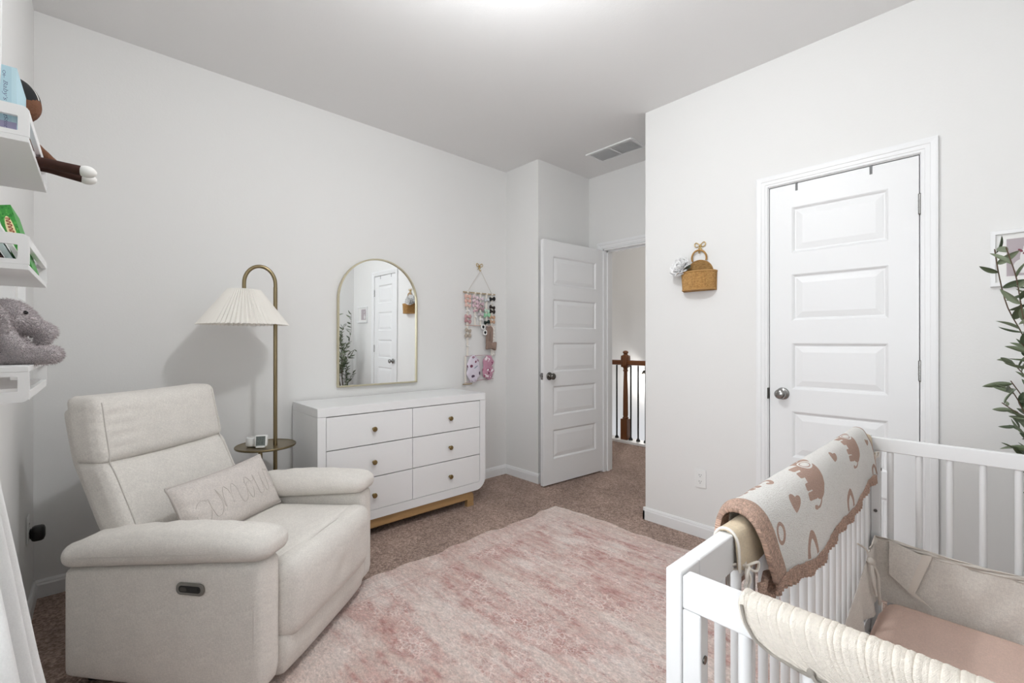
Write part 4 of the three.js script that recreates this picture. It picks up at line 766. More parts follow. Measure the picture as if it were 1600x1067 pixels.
  const matB = std('#ffffff', 1.0, { map: tex, bumpMap: dataTex(512, 512, (u, v) => fbm(u * 120, v * 120, 120, 3), false, [5, 2.4]), bumpScale: 0.004 }), matHem = std('#ffffff', 1.0, { map: linen('#c3a493', 0.30), bumpMap: texFuzz, bumpScale: 0.004 });
  const o = thing('baby_blanket', 'ivory knit blanket with brown elephants and hearts draped over the crib rail', 'blanket', [x0, 0.87, Zr]);
  part(o, 'knit_panel', cloth(110, 60, (u, v) => { const x = x0 + (x1 - x0) * u, [z, y] = section(v, x); return [x - x0 + 0.006 * Math.sin(v * 7), y, z + 0.003 * (fbm(x * 30, v * 12, 256, 2) - 0.5)]; }, 0.008, (u, v) => [u, v]), matB);
  // ruffled hem along the inner edge
  part(o, 'ruffled_hem', cloth(360, 4, (u, v) => { const x = x0 + (x1 - x0) * u, [z, y] = section(1, x), a = 0.0022 * Math.sin(x * 380) * (0.3 + v) + 0.003 * Math.sin(x * 61); return [x - x0 + 0.006 * Math.sin(7), y + 0.002 - 0.030 * v, z + a + 0.002]; }, 0.005, (u, v) => [u * 1.06, v * 0.04]), matHem);
  // rolled border at the near end, folded over the rail
  part(o, 'rolled_border', cloth(10, 70, (u, v) => { const x = x0 - 0.034 + 0.044 * u, [z, y] = section(v * 0.985, x0), k = 1.02 + 0.05 * Math.sin(u * Math.PI); return [x - x0 + 0.030 * sstep(0.55, 1, v), y * 1.0 + 0.006 * Math.sin(u * Math.PI) - 0.006 * (1 - u), z * k]; }, 0.009, (u, v) => [u * 0.06, v * 0.3]), matHem);
  part(o, 'inner_fold', cloth(16, 14, (u, v) => { const x = x0 - 0.035 + 0.10 * u - 0.02 * v, [z, y] = section(0.84, x0); return [x - x0, y - 0.028 - 0.075 * v, z - 0.012 + 0.006 * Math.sin(u * 9 + v * 3)]; }, 0.007, (u, v) => [u * 0.1, v * 0.1]), matHem);
}
// ---------------------------------------------------------------- gold bow hooks
function bowHook(label, pos, turn) {
  const o = thing('bow_hook', label, 'hook', pos, turn);
  const lp = s => tube([[0, 0, 0.006], [s * 0.012, 0.013, 0.008], [s * 0.026, 0.020, 0.008], [s * 0.034, 0.010, 0.008], [s * 0.028, -0.004, 0.008], [s * 0.012, -0.006, 0.008]], 0.0028, 36, 8, true);
  part(o, 'bow', merged([lp(1), lp(-1), new THREE.SphereGeometry(0.0065, 14, 10).translate(0, 0, 0.008)]), M.gold);
  part(o, 'tail', merged([tube([[0, 0, 0.006], [-0.008, -0.018, 0.007], [-0.020, -0.032, 0.006]], 0.0026, 16, 7), tube([[0, 0, 0.006], [0.006, -0.014, 0.007], [0.012, -0.022, 0.006]], 0.0026, 16, 7)]), M.gold);
  part(o, 'hook', tube([[0, 0, 0.004], [0, -0.022, 0.005], [0, -0.040, 0.010], [0, -0.046, 0.020], [0, -0.036, 0.026]], 0.0032, 26, 8), M.gold);
  part(o, 'wall_plate', cyl(0.008, 0.008, 0.004, 16).rotateX(Math.PI / 2), M.gold, [0, 0, 0.002]);
}
bowHook('gold bow shaped wall hook holding the hair bow hanger', [2.413, 1.850, DZ], 0);
bowHook('gold bow shaped wall hook holding the wicker basket', [CX, 1.784, -1.240], -Math.PI / 2);

// ---------------------------------------------------------------- hair bow hanger on the dresser wall
{
  const X0 = 2.238, X1 = 2.566, Z = DZ + 0.022, YT = 1.612, YM = 1.335, YB = 1.076, YL = 0.855;
  const rope = std('#d8d0c4', 0.9), ribbon = std('#efe9df', 0.85), birch = std('#b9a78d', 0.7), mauve = std('#c49aa4', 0.9);
  const o = thing('hair_bow_hanger', 'hanging hair bow organiser with wooden rod and white ribbons on wall', 'hanger', [2.402, YT, Z]);
  const L = (x, y, z = 0) => [x - 2.402, y - YT, z];
  part(o, 'top_rod', rod(L(X0 - 0.008, YT), L(X1 + 0.008, YT), 0.0068, 12), birch);
  part(o, 'cord', merged([rod(L(X0 + 0.03, YT), L(2.412, 1.808), 0.0016, 6), rod(L(X1 - 0.025, YT), L(2.414, 1.808), 0.0016, 6)]), rope);
  const strapX = [2.272, 2.352, 2.412, 2.478, 2.538];
  strapX.forEach((x, i) => part(o, 'ribbon', rspan(...[x - 2.402 - 0.010, x - 2.402 + 0.010, (i === 0 || i === 4 ? YB : YM) - YT, 0.009, -0.0015, 0.0005], 0.0005), ribbon));
  strapX.forEach(x => part(o, 'ribbon_loop', lathe([[0.0078, -0.009], [0.0092, -0.009], [0.0092, 0.009], [0.0078, 0.009]], 14).rotateZ(Math.PI / 2), ribbon, L(x, YT)));
  part(o, 'middle_rod', rod(L(X0 + 0.01, YM), L(X1 - 0.01, YM), 0.0030, 8), std('#d9b9ae', 0.8));
  part(o, 'pocket_wire', tube([L(X0 + 0.012, YB), L(2.40, YB + 0.004), L(X1 - 0.01, YB + 0.002)], 0.0022, 12, 6), mauve); part(o, 'pocket_wire', tube([L(X0 + 0.005, YL), L(2.40, YL + 0.012), L(X1 - 0.01, YL + 0.018)], 0.0022, 12, 6), mauve);
  part(o, 'pocket_strap', rspan(...[X0 + 0.004 - 2.402, X0 + 0.024 - 2.402, YL - YT - 0.012, YB - YT, -0.003, 0.001], 0.0005), ribbon);
  part(o, 'bottom_rod', rod(L(X0 - 0.012, YL - 0.014), L(X0 + 0.08, YL - 0.012), 0.006, 10), birch);
  const lace = sheet(14, 40, (u, v) => { const y = YM - v * (YM - YB); return L(X1 - 0.03 + 0.035 * u, y, 0.002 + 0.006 * Math.sin(v * 60) * u + 0.003 * Math.sin(u * 9)); });
  part(o, 'lace_trim', lace, std('#ece7e0', 0.9, { side: THREE.DoubleSide }));
  // bows: two puffed loops and a knot
  const loopGeo = (() => { const g = new THREE.SphereGeometry(1, 16, 10), p = g.attributes.position; for (let i = 0; i < p.count; i++) { const x = p.getX(i), k = 0.35 + 0.65 * sstep(-1, 0.6, x); p.setXYZ(i, (x + 1) * 0.5, p.getY(i) * k * 0.62, p.getZ(i) * k * 0.42); } g.computeVertexNormals(); return g; })(), knotGeo = new THREE.SphereGeometry(1, 12, 8);
  const bow = (x, y, s, color, label, spotted) => {
    const m = spotted ? std(color, 0.8, { bumpMap: texWeave, bumpScale: 0.0005 }) : std(color, 0.75), b = thing('hair_bow', label, 'hair bow', [x, y, Z + 0.0075], 0, 'hair bows on the ribbon hanger');
    const a = part(b, 'loop', loopGeo, m); a.scale.set(s, s, s); const c = part(b, 'loop', loopGeo, m); c.scale.set(s, s, s); c.rotation.z = Math.PI; const k = part(b, 'knot', knotGeo, m); k.scale.set(s * 0.24, s * 0.30, s * 0.32); b.rotation.z = rr(-0.25, 0.25);
  };
  const [a, b, c, d, e] = strapX;
  for (const [x, y, s, col, lab, sp] of [
    [a, 1.578, 0.028, '#e5bdb0', 'peach pink hair bow at the top of the leftmost ribbon'], [a, 1.540, 0.027, '#e3b7aa', 'peach hair bow second down the leftmost ribbon'], [a, 1.502, 0.026, '#e6c5bb', 'pale peach hair bow third down the leftmost ribbon'], [a, 1.455, 0.014, '#f3efec', 'tiny white hair bow halfway down the leftmost ribbon'], [a, 1.408, 0.028, '#c9a0a2', 'dusty rose hair bow low on the leftmost ribbon'], [a, 1.370, 0.028, '#bd8f93', 'dark rose hair bow at the foot of the leftmost ribbon'],
    [b, 1.576, 0.026, '#e6d0d6', 'pale pink hair bow at the top of the second ribbon'], [b, 1.540, 0.026, '#dfc3cc', 'pink tulle hair bow second down the second ribbon'], [b, 1.504, 0.027, '#e0c2cb', 'pink tulle hair bow third down the second ribbon'], [b, 1.462, 0.020, '#d2aeb4', 'small mauve hair bow on the second ribbon'], [b, 1.410, 0.013, '#f4f1ee', 'tiny white hair bow low on the second ribbon'],
    [c, 1.565, 0.022, '#dcccd6', 'pale lilac hair bow at the top of the middle ribbon'], [c, 1.522, 0.027, '#c7aeb6', 'mauve hair bow second down the middle ribbon'], [c, 1.484, 0.030, '#b79aa0', 'large dusty mauve hair bow in the middle of the hanger'], [c, 1.432, 0.024, '#c4bcc0', 'grey lilac hair bow low on the middle ribbon'], [c, 1.388, 0.016, '#f2eff0', 'small white hair bow at the foot of the middle ribbon'],
    [d, 1.560, 0.022, '#d5d8dc', 'pale grey hair bow at the top of the fourth ribbon'], [d, 1.465, 0.024, '#c8e3d0', 'pale mint hair bow on the fourth ribbon'], [d, 1.428, 0.031, '#9dd3ae', 'mint green hair bow on the fourth ribbon'], [d, 1.366, 0.027, '#10241c', 'dark green hair bow at the foot of the fourth ribbon'],
    [e, 1.572, 0.028, '#141313', 'black hair bow at the top of the rightmost ribbon'], [e, 1.536, 0.015, '#f0eeeb', 'tiny white hair bow on the rightmost ribbon'], [e, 1.498, 0.026, '#2a1d18', 'dark brown hair bow in the middle of the rightmost ribbon'], [e, 1.462, 0.027, '#231815', 'espresso brown hair bow below the dark brown one'], [e, 1.412, 0.026, '#c7a083', 'tan hair bow low on the rightmost ribbon'], [e, 1.372, 0.025, '#c9a68c', 'light tan hair bow at the foot of the rightmost ribbon'],
    [a + 0.002, 1.292, 0.026, '#b5a99b', 'taupe hair bow on the lower left ribbon'], [a, 1.248, 0.027, '#b3a698', 'grey taupe hair bow below the taupe one'], [a, 1.160, 0.012, '#f1eeea', 'tiny white hair bow at the foot of the lower left ribbon']]) bow(x, y, s * 1.22, col, lab, sp);
  // child sunglasses hooked on the middle rod
  const g = thing('sunglasses', 'white framed child sunglasses hooked on the hair bow hanger', 'sunglasses', [2.440, 1.300, Z + 0.016], 0); g.rotation.z = -1.15;
  for (const s of [-1, 1]) { part(g, 'lens_frame', new THREE.TorusGeometry(0.0185, 0.0062, 10, 28), M.plastic, [s * 0.026, 0, 0]); part(g, 'lens', cyl(0.0150, 0.0150, 0.003, 24).rotateX(Math.PI / 2), M.black, [s * 0.026, 0, 0]); part(g, 'temple', rod([s * 0.043, 0.006, 0], [s * 0.043, 0.012, -0.018], 0.002, 6), M.plastic); }
  part(g, 'bridge', tube([[-0.009, 0.004, 0], [0, 0.008, 0.001], [0.009, 0.004, 0]], 0.0028, 10, 6), M.plastic);
  // brown ribbed headband with a bow
  const h = thing('headband', 'taupe ribbed baby headband with a knotted bow hung on the hanger', 'headband', [2.500, 1.225, Z + 0.016], 0), mt = std('#9a8377', 0.95, { bumpMap: texWeave, bumpScale: 0.0015 });
  const band = new THREE.Shape(rrect(-0.032, 0.032, -0.085, 0.085, 0.030).getPoints(8)); band.holes.push(new THREE.Path(rrect(-0.004, 0.006, -0.045, 0.045, 0.004).getPoints(4)));
  const bg = new THREE.ExtrudeGeometry(band, { depth: 0.012, bevelEnabled: true, bevelSize: 0.003, bevelThickness: 0.003, bevelSegments: 2 }); part(h, 'band', bg, mt, [0, 0.02, -0.008], [0, 0, -0.04]);
  part(h, 'bow', soft(0.110, 0.085, 0.030, 0.012, 6, (p, q) => { p.y *= 0.55 + 0.45 * Math.abs(q.x); }), mt, [0.008, -0.062, 0.012], [0, 0, -0.10]); part(h, 'knot', soft(0.022, 0.034, 0.032, 0.010, 4), mt, [0.008, -0.060, 0.014]);
  // floral bonnets in the lower pocket
  const floral = (base, cols, n) => canvasTex(256, 256, (cx, W, H) => { cx.fillStyle = base; cx.fillRect(0, 0, W, H); for (let k = 0; k < n; k++) { cx.fillStyle = cols[Math.floor(rnd() * cols.length)]; cx.beginPath(); cx.ellipse(rnd() * W, rnd() * H, 5 + rnd() * 11, 4 + rnd() * 8, rnd() * 3, 0, 7); cx.fill(); } });
  const bonnet = (x, y, w, hgt, tex, label, sd) => {
    const q = thing('baby_bonnet', label, 'bonnet', [x, y, Z + 0.014], 0, 'bonnets in the hanger pocket'), m = std('#ffffff', 0.9, { map: tex });
    const sh = new THREE.SphereGeometry(1, 36, 24), p = sh.attributes.position;
    for (let i = 0; i < p.count; i++) { const X = p.getX(i), Y = p.getY(i), Zz = p.getZ(i), fold = 0.05 * Math.sin(Math.atan2(Y, X) * 9 + sd) + 0.18 * (fbm(X * 3 + sd, Y * 3 + 9, 256, 2) - 0.5), k = 1 + fold - 0.22 * Math.exp(-Math.pow((Y - 0.05) / 0.22, 2)) * (sd > 2 ? 1 : 0.4); p.setXYZ(i, X * w * k, Y * hgt * (1 + fold * 0.5), Zz * 0.016 * (1 + fold * 2)); }
    sh.computeVertexNormals(); part(q, 'bonnet_cap', sh, m); part(q, 'bonnet_strap', tube([[w * 0.3, -hgt * 0.7, 0.012], [w * 0.1, -hgt * 0.95, 0.016], [-w * 0.4, -hgt * 0.85, 0.014]], 0.006, 20, 7), m);
  };
  bonnet(2.326, 0.968, 0.076, 0.112, floral('#e3dae6', ['#7c4358', '#5c4a5e', '#a9808f', '#9fa9b4', '#8f3f4f'], 34), 'lilac floral baby bonnet in the hanger pocket', 1.0);
  bonnet(2.486, 0.974, 0.068, 0.106, floral('#c490a4', ['#ead6de', '#934a68', '#f3e9ec', '#74334f'], 90), 'pink small print baby bonnet in the hanger pocket', 4.0);
}

// ---------------------------------------------------------------- wicker wall basket with a white flower
{
  const o = thing('wall_basket', 'small half round woven wicker basket hanging on the closet wall', 'basket', [CX, 1.508, -1.243], -Math.PI / 2);
  const texW = dataTex(256, 256, (u, v) => { const n = fbm(u * 24, v * 90, 90, 3); return mix3([0.55, 0.39, 0.20], [0.86, 0.69, 0.44], n); }, true, [4, 4]), mat = std('#ffffff', 0.75, { map: texW });
  const W = 0.103, D = 0.082, H = 0.112;       // half width, depth, height
  const outline = (s, k) => { const a = Math.PI * s; return [Math.cos(Math.PI - a) * W * k * (1 - 0.03 * Math.sin(a)), Math.pow(Math.sin(a), 0.62) * D * k]; };
  const wall = (inner) => sheet(200, 30, (u, v) => { const flare = 0.93 + 0.07 * v, rel = inner ? -0.006 : 0.0030 * Math.sin(u * Math.PI * 64) * (0.75 + 0.25 * Math.sin(v * Math.PI * 24)); const [x, z] = outline(u, flare + rel / 0.09); return [x, v * H, z + 0.004]; }, (u, v) => [u * 0.4, v * 0.12]);
  part(o, 'basket_body', merged([wall(false), wall(true)]), std('#ffffff', 0.75, { map: texW, side: THREE.DoubleSide }));
  part(o, 'basket_base', sheet(40, 4, (u, v) => { const [x, z] = outline(u, 0.93 * v); return [x, 0.002, z + 0.004]; }), std('#ffffff', 0.75, { map: texW, side: THREE.DoubleSide }));
  const rim = []; for (let k = 0; k <= 40; k++) { const [x, z] = outline(k / 40, 1.0); rim.push([x, H, z + 0.004]); }
  part(o, 'rim', merged([tube(rim, 0.0055, 90, 8), tube(rim.map(([x, y, z]) => [x * 0.94, 0.004, (z - 0.004) * 0.94 + 0.004]), 0.0045, 90, 8)]), mat);
  const back = new THREE.Shape(); back.moveTo(-W * 0.98, 0); back.lineTo(-W, H - 0.004); back.lineTo(-0.082, H); back.bezierCurveTo(-0.078, H + 0.045, -0.045, H + 0.074, 0, H + 0.076); back.bezierCurveTo(0.045, H + 0.074, 0.078, H + 0.045, 0.082, H); back.lineTo(W, H - 0.004); back.lineTo(W * 0.98, 0);
  part(o, 'basket_back', new THREE.ExtrudeGeometry(back, { depth: 0.007, bevelEnabled: true, bevelSize: 0.002, bevelThickness: 0.002, bevelSegments: 1 }), std('#ffffff', 0.75, { map: texW, bumpMap: texWeave, bumpScale: 0.003 }), [0, 0, 0.003]);
  const hd = []; for (let k = 0; k <= 20; k++) { const a = Math.PI * (-0.12 + 1.24 * k / 20); hd.push([Math.cos(a) * 0.045, H + 0.088 + Math.sin(a) * 0.047, 0.014 + 0.006 * Math.sin(a)]); }
  const coil = []; for (let k = 0; k <= 260; k++) { const t = k / 260, i = t * 20, j = Math.min(19, Math.floor(i)), f = i - j, p = hd[j].map((q, m) => q + (hd[j + 1][m] - q) * f), a = t * 2 * Math.PI * 30, ra = Math.PI * (-0.12 + 1.24 * t); coil.push([p[0] + Math.cos(ra) * 0.0045 * Math.cos(a), p[1] + Math.sin(ra) * 0.0045 * Math.cos(a), p[2] + 0.0045 * Math.sin(a)]); }
  part(o, 'handle', merged([tube(hd, 0.0052, 60, 8), tube(coil, 0.0016, 520, 5)]), mat);
  // flower
  const f = thing('white_flower', 'white artificial peony tucked in the wicker basket', 'flower', [CX - 0.055, 1.658, -1.342], -Math.PI / 2);
  const pet = (() => { const g = sheet(8, 8, (u, v) => { const a = (u - 0.5) * 2, w = Math.sin(Math.PI * (0.08 + 0.86 * Math.pow(v, 0.75))) * 0.62; return [a * w, v, 0.28 * a * a * w + 0.22 * Math.sin(v * 2.2) - 0.10 * Math.pow(v, 4) + 0.03 * Math.sin(a * 7) * v]; }); return g; })(), mp = std('#fdfcfb', 0.9, { side: THREE.DoubleSide });
  for (const [n, R, tl] of [[5, 0.028, 0.18], [7, 0.040, 0.52], [9, 0.050, 0.86], [10, 0.055, 1.18]]) for (let k = 0; k < n; k++) { const m = part(f, 'petal', pet, mp); m.scale.setScalar(1.25 * R * rr(0.9, 1.1)); m.rotation.order = 'YXZ'; const q = new THREE.Quaternion().setFromEuler(new THREE.Euler(0, 2 * Math.PI * k / n + R * 40 + rr(-0.15, 0.15), 0)).multiply(new THREE.Quaternion().setFromEuler(new THREE.Euler(tl + rr(-0.1, 0.1), 0, 0))); const tip = new THREE.Quaternion().setFromEuler(new THREE.Euler(1.05, 0, 0.30)); m.quaternion.copy(tip.multiply(q)); }
  const leafM = std('#4d5142', 0.8, { side: THREE.DoubleSide }); part(f, 'stem', tube([[0, 0, 0], [0.03, -0.02, -0.005], [0.055, -0.045, 0.0], [0.07, -0.10, 0.005]], 0.003, 20, 6), leafM);
  const lf = sheet(6, 10, (u, v) => { const a = (u - 0.5) * 2, w = Math.sin(Math.PI * v) * 0.3; return [a * w, v, 0.15 * a * a - 0.15 * v * v]; }); for (const [x, y, z, rx, rz, s] of [[0.035, -0.024, 0.015, 0.9, -0.7, 0.040], [0.045, -0.012, 0.012, 0.4, -1.1, 0.036], [-0.02, -0.02, 0.01, 1.2, 1.9, 0.045]]) { const m = part(f, 'leaf', lf, leafM, [x, y, z], [rx, 0, rz]); m.scale.setScalar(s); }
}

// ---------------------------------------------------------------- framed print beside the closet door
{
  const o = thing('framed_print', 'white framed nursery print on the wall right of the closet door', 'picture', [CX - 0.001, 1.534, 0.138], -Math.PI / 2);
  const hw = 0.162, hh = 0.112, fr = new THREE.Shape(rect(-hw, hw, -hh, hh).map(p => new THREE.Vector2(...p))); fr.holes.push(new THREE.Path(rect(-hw + 0.013, hw - 0.013, -hh + 0.013, hh - 0.013).map(p => new THREE.Vector2(...p))));
  part(o, 'frame', new THREE.ExtrudeGeometry(fr, { depth: 0.018, bevelEnabled: true, bevelSize: 0.001, bevelThickness: 0.001, bevelSegments: 1 }), M.trim);
  part(o, 'mat_board', span(-hw + 0.012, hw - 0.012, -hh + 0.012, hh - 0.012, 0.004, 0.007), M.white);
  const t = canvasTex(590, 440, (c, W, H) => {   // simple white bird with a bow on mauve paper
    c.fillStyle = '#b8adb1'; c.fillRect(0, 0, W, H); c.fillStyle = '#e9e7e6'; c.beginPath(); c.ellipse(170, 330, 100, 84, 0, 0, 7); c.fill(); c.beginPath(); c.moveTo(140, 300); c.quadraticCurveTo(120, 160, 190, 110); c.lineTo(225, 140); c.quadraticCurveTo(190, 190, 215, 300); c.fill(); c.beginPath(); c.arc(205, 115, 36, 0, 7); c.fill(); c.fillStyle = '#7d4250'; c.beginPath(); c.ellipse(140, 148, 30, 14, 0.6, 0, 7); c.fill(); c.beginPath(); c.ellipse(190, 176, 30, 14, -0.4, 0, 7); c.fill(); c.fillStyle = '#3a3434'; c.beginPath(); c.arc(214, 108, 5, 0, 7); c.fill();
  });
  part(o, 'print', new THREE.PlaneGeometry(0.158, 0.150), std('#ffffff', 0.7, { map: t }), [-0.039, 0.002, 0.0075]);
}

// ---------------------------------------------------------------- artificial olive tree beside the crib
{
  const PX = 2.455, PZ = 0.195, o = thing('olive_tree', 'artificial olive tree in a white pot in the corner behind the crib', 'plant', [PX, 0, PZ]);
  part(o, 'pot', lathe([[0, 0.0], [0.085, 0.0], [0.115, 0.20], [0.125, 0.21], [0.125, 0.225], [0.108, 0.222], [0.104, 0.19], [0, 0.19]], 36), M.white);
  part(o, 'soil', cyl(0.103, 0.103, 0.01, 28), std('#3a2e26', 1), [0, 0.196, 0]);
  const bark = std('#5d4a3a', 0.9), leafG = [], mats = [std('#5f6a4e', 0.55, { side: THREE.DoubleSide }), std('#46533a', 0.55, { side: THREE.DoubleSide }), std('#79836a', 0.55, { side: THREE.DoubleSide })];
  for (let k = 0; k < 3; k++) leafG.push(sheet(4, 10, (u, v) => { const a = (u - 0.5) * 2, w = 0.14 * Math.pow(Math.sin(Math.PI * Math.pow(v, 0.85)), 0.8) + 0.002; return [a * w, v, -0.10 * v * v * (k - 0.6) + 0.6 * w * a * a]; }));
  const branches = [];
  const grow = (p, dir, len, r0, r1, name) => { const pts = [p.clone()], d = dir.clone().normalize(), q = p.clone(); const n = 6; for (let k = 0; k < n; k++) { d.add(V(rr(-0.16, 0.16), rr(-0.02, 0.12), rr(-0.16, 0.16))).normalize(); q.addScaledVector(d, len / n); q.x = Math.min(q.x, CX - PX - 0.035); q.z = Math.min(q.z, RZ - PZ - 0.035); pts.push(q.clone()); } part(o, name, tube(pts, name === 'branch' ? 0.0019 : (r0 + r1) / 2, 18, 6), bark); branches.push(pts); return pts; };
  let count = 0;
  const leaves = (pts, from, n, s0, s1) => { for (let k = 0; k < n && count < 296; k++) { const t = from + (1 - from) * (k + rr(0, 0.8)) / n, i = Math.min(pts.length - 2, Math.floor(t * (pts.length - 1))), f = t * (pts.length - 1) - i, p = pts[i].clone().lerp(pts[i + 1], f), d = pts[i + 1].clone().sub(pts[i]).normalize(), side = V(rr(-1, 1), rr(-0.5, 0.6), rr(-1, 1)).normalize(), dir = d.clone().multiplyScalar(rr(0.3, 0.9)).add(side).normalize(), s = rr(s0, s1); if (p.x + dir.x * s > CX - PX - 0.012) dir.x = -Math.abs(dir.x); if (p.z + dir.z * s > RZ - PZ - 0.012) dir.z = -Math.abs(dir.z); const m = part(o, 'leaf', leafG[Math.floor(rnd() * 3)], mats[Math.floor(rnd() * 3)]); m.position.copy(p); m.quaternion.setFromUnitVectors(V(0, 1, 0), dir); m.rotateY(rr(0, 6.28)); m.scale.setScalar(s); count++; } };
  // branches arching toward the room, seen against the wall
  for (const [p, d, l] of [[V(-0.03, 0.85, -0.02), V(-0.25, 0.35, -0.75), 0.22], [V(-0.02, 0.72, -0.02), V(-0.3, 0.3, -0.6), 0.20], [V(-0.02, 1.16, -0.02), V(-0.2, 0.7, -0.45), 0.26], [V(-0.02, 0.96, -0.03), V(-0.1, 0.5, -0.6), 0.22], [V(-0.02, 0.78, -0.03), V(-0.05, 0.4, -0.7), 0.18], [V(-0.02, 1.05, -0.03), V(-0.3, 0.3, -0.5), 0.20]]) leaves(grow(p, d, l, 0.003, 0.002, 'branch'), 0.10, 13, 0.045, 0.072);
  for (const [dx, dz, len] of [[0.10, 0.05, 0.72], [-0.12, 0.02, 0.68], [0.0, -0.14, 0.66]]) { const tr = grow(V(dx * 0.15, 0.19, dz * 0.15), V(dx, 1, dz), len, 0.009, 0.007, 'trunk'); const tip = tr[tr.length - 1];
    for (let b = 0; b < 5; b++) { const a = rr(0, 6.28), up = rr(0.9, 1.8), st = tr[2 + Math.floor(rnd() * (tr.length - 3))], base = b < 2 ? tip : st; const pts = grow(base, V(Math.cos(a) * 0.75 - 0.1, up, Math.sin(a) * 0.75 - 0.1), b < 2 ? rr(0.50, 0.68) : rr(0.30, 0.44), 0.0035, 0.002, 'branch'); leaves(pts, 0.10, 15, 0.055, 0.090); } }
}

// ---------------------------------------------------------------- curtain at the window
{
  const texC = linen('#fafaf9', 0.03), mat = phys('#ffffff', 0.9, { map: texC, transmission: 0.25, thickness: 0, side: THREE.DoubleSide });
  const o = thing('window_curtain', 'white floor length curtain gathered beside the window', 'curtain', [LX, 0, -1.12]);
  const out = h => { const k = [[0.02, 0.195], [0.45, 0.172], [0.63, 0.143], [0.80, 0.120], [0.97, 0.096], [1.2, 0.086], [1.45, 0.090], [1.7, 0.100], [2.45, 0.102]]; for (let i = 0; i < k.length - 1; i++) if (h <= k[i + 1][0]) return k[i][1] + (h - k[i][0]) / (k[i + 1][0] - k[i][0]) * (k[i + 1][1] - k[i][1]); return 0.1; };
  part(o, 'curtain_panel', cloth(140, 60, (u, v) => { const h = 0.02 + 2.40 * v, b = out(h), a = u * Math.PI * 5, fold = 0.5 + 0.5 * Math.cos(a); const taper = 0.75 + 0.25 * sstep(1.3, 0.2, h); return [0.030 + (b - 0.030) * fold, h, -0.085 * taper + (0.245 * u) * taper + 0.012 * Math.sin(a * 0.5 + h * 1.5)]; }, 0.002, (u, v) => [u * 1.2, v * 2.4]), mat);
  const r = thing('curtain_rod', 'slim brass curtain rod above the window', 'curtain rod', [LX + 0.066, 2.445, -0.46]);
  part(r, 'rod', rod([0, 0, -0.80], [0, 0, 0.80], 0.010, 14), M.brass); for (const s of [-1, 1]) { part(r, 'finial', new THREE.SphereGeometry(0.020, 16, 12), M.brass, [0, 0, s * 0.80]); part(r, 'bracket', merged([rod([-0.066, 0, s * 0.74], [0, 0, s * 0.74], 0.006, 8), cyl(0.02, 0.02, 0.004, 16).rotateZ(Math.PI / 2).translate(-0.064, 0, s * 0.74)]), M.brass); }
}

// ---------------------------------------------------------------- wall ledges with books and toys
function ledge(y, flip, label) {
  const z0 = -1.890, z1 = -1.440, d = 0.112, o = thing('wall_ledge', label, 'shelf', [LX, y, (z0 + z1) / 2], 0, 'white ledges on the wall');
  const L = z1 - z0, g = new THREE.Group(); const s = flip ? -1 : 1, side = rrect(0, d, 0, 0.066, [0, 0, 0.012, 0.004]);
  part(o, 'shelf_board', rspan(0.001, d, flip ? -0.012 : 0, flip ? 0 : 0.012, -L / 2, L / 2, 0.001), M.shelfWhite);
  const hole = rrect(0.040, d - 0.0175, 0.010, 0.042, 0.002).getPoints(2);
  for (const k of [-1, 1]) { const sh = new THREE.Shape(side.getPoints(6)); sh.holes.push(new THREE.Path(hole)); const e = new THREE.ExtrudeGeometry(sh, { depth: 0.010, bevelEnabled: false }); if (flip) e.scale(1, -1, 1); if (flip) { const ix = e.attributes.position; for (let t = 0; t < ix.count; t += 3) { const a = [ix.getX(t), ix.getY(t), ix.getZ(t)]; ix.setXYZ(t, ix.getX(t + 1), ix.getY(t + 1), ix.getZ(t + 1)); ix.setXYZ(t + 1, ...a); } e.computeVertexNormals(); } part(o, 'end_panel', e, M.shelfWhite, [0.001, flip ? -0.0122 : 0.0122, k > 0 ? L / 2 - 0.010 : -L / 2]); }
  part(o, 'front_rail', rspan(d - 0.010, d, flip ? -0.075 : 0.055, flip ? -0.055 : 0.075, -L / 2 + 0.0102, L / 2 - 0.0102, 0.001), M.shelfWhite);
  part(o, 'back_rail', rspan(0.001, 0.008, flip ? -0.078 : 0.0122, flip ? -0.0122 : 0.078, -L / 2 + 0.0102, L / 2 - 0.0102, 0.001), M.shelfWhite);
}
const Y1 = 1.632, Y2 = 1.353, Y3 = 1.142;
ledge(Y1, false, 'white wooden book ledge carrying the cloth doll and blue book');
ledge(Y2, false, 'white wooden book ledge carrying the green book');
ledge(Y3, true, 'white upturned wooden ledge carrying the grey plush elephant');
// book: spine towards +z (the camera side), thickness along x
function book(name, label, pos, w, h, t, cover, lean, spineTex) {     // w = page depth along z, t = thickness
  const o = thing(name, label, 'book', pos, 0, 'books on the wall ledges'); o.rotation.z = lean;
  const c = std(cover, 0.5);
  part(o, 'cover', merged([rspan(-t / 2, -t / 2 + 0.0025, 0, h, -w, 0, 0.0008), rspan(t / 2 - 0.0025, t / 2, 0, h, -w, 0, 0.0008)]), c);
  part(o, 'pages', span(-t / 2 + 0.0025, t / 2 - 0.0025, 0.003, h - 0.003, -w + 0.003, -0.003), std('#efeae0', 0.9));
  const sp = part(o, 'spine', rspan(-t / 2, t / 2, 0, h, -0.0025, 0.001, 0.0008), c);
  if (spineTex) part(sp, 'spine_print', new THREE.PlaneGeometry(t * 0.98, h * 0.985), std('#ffffff', 0.5, { map: spineTex }), [0, h / 2, 0.00125]);
  return o;
}
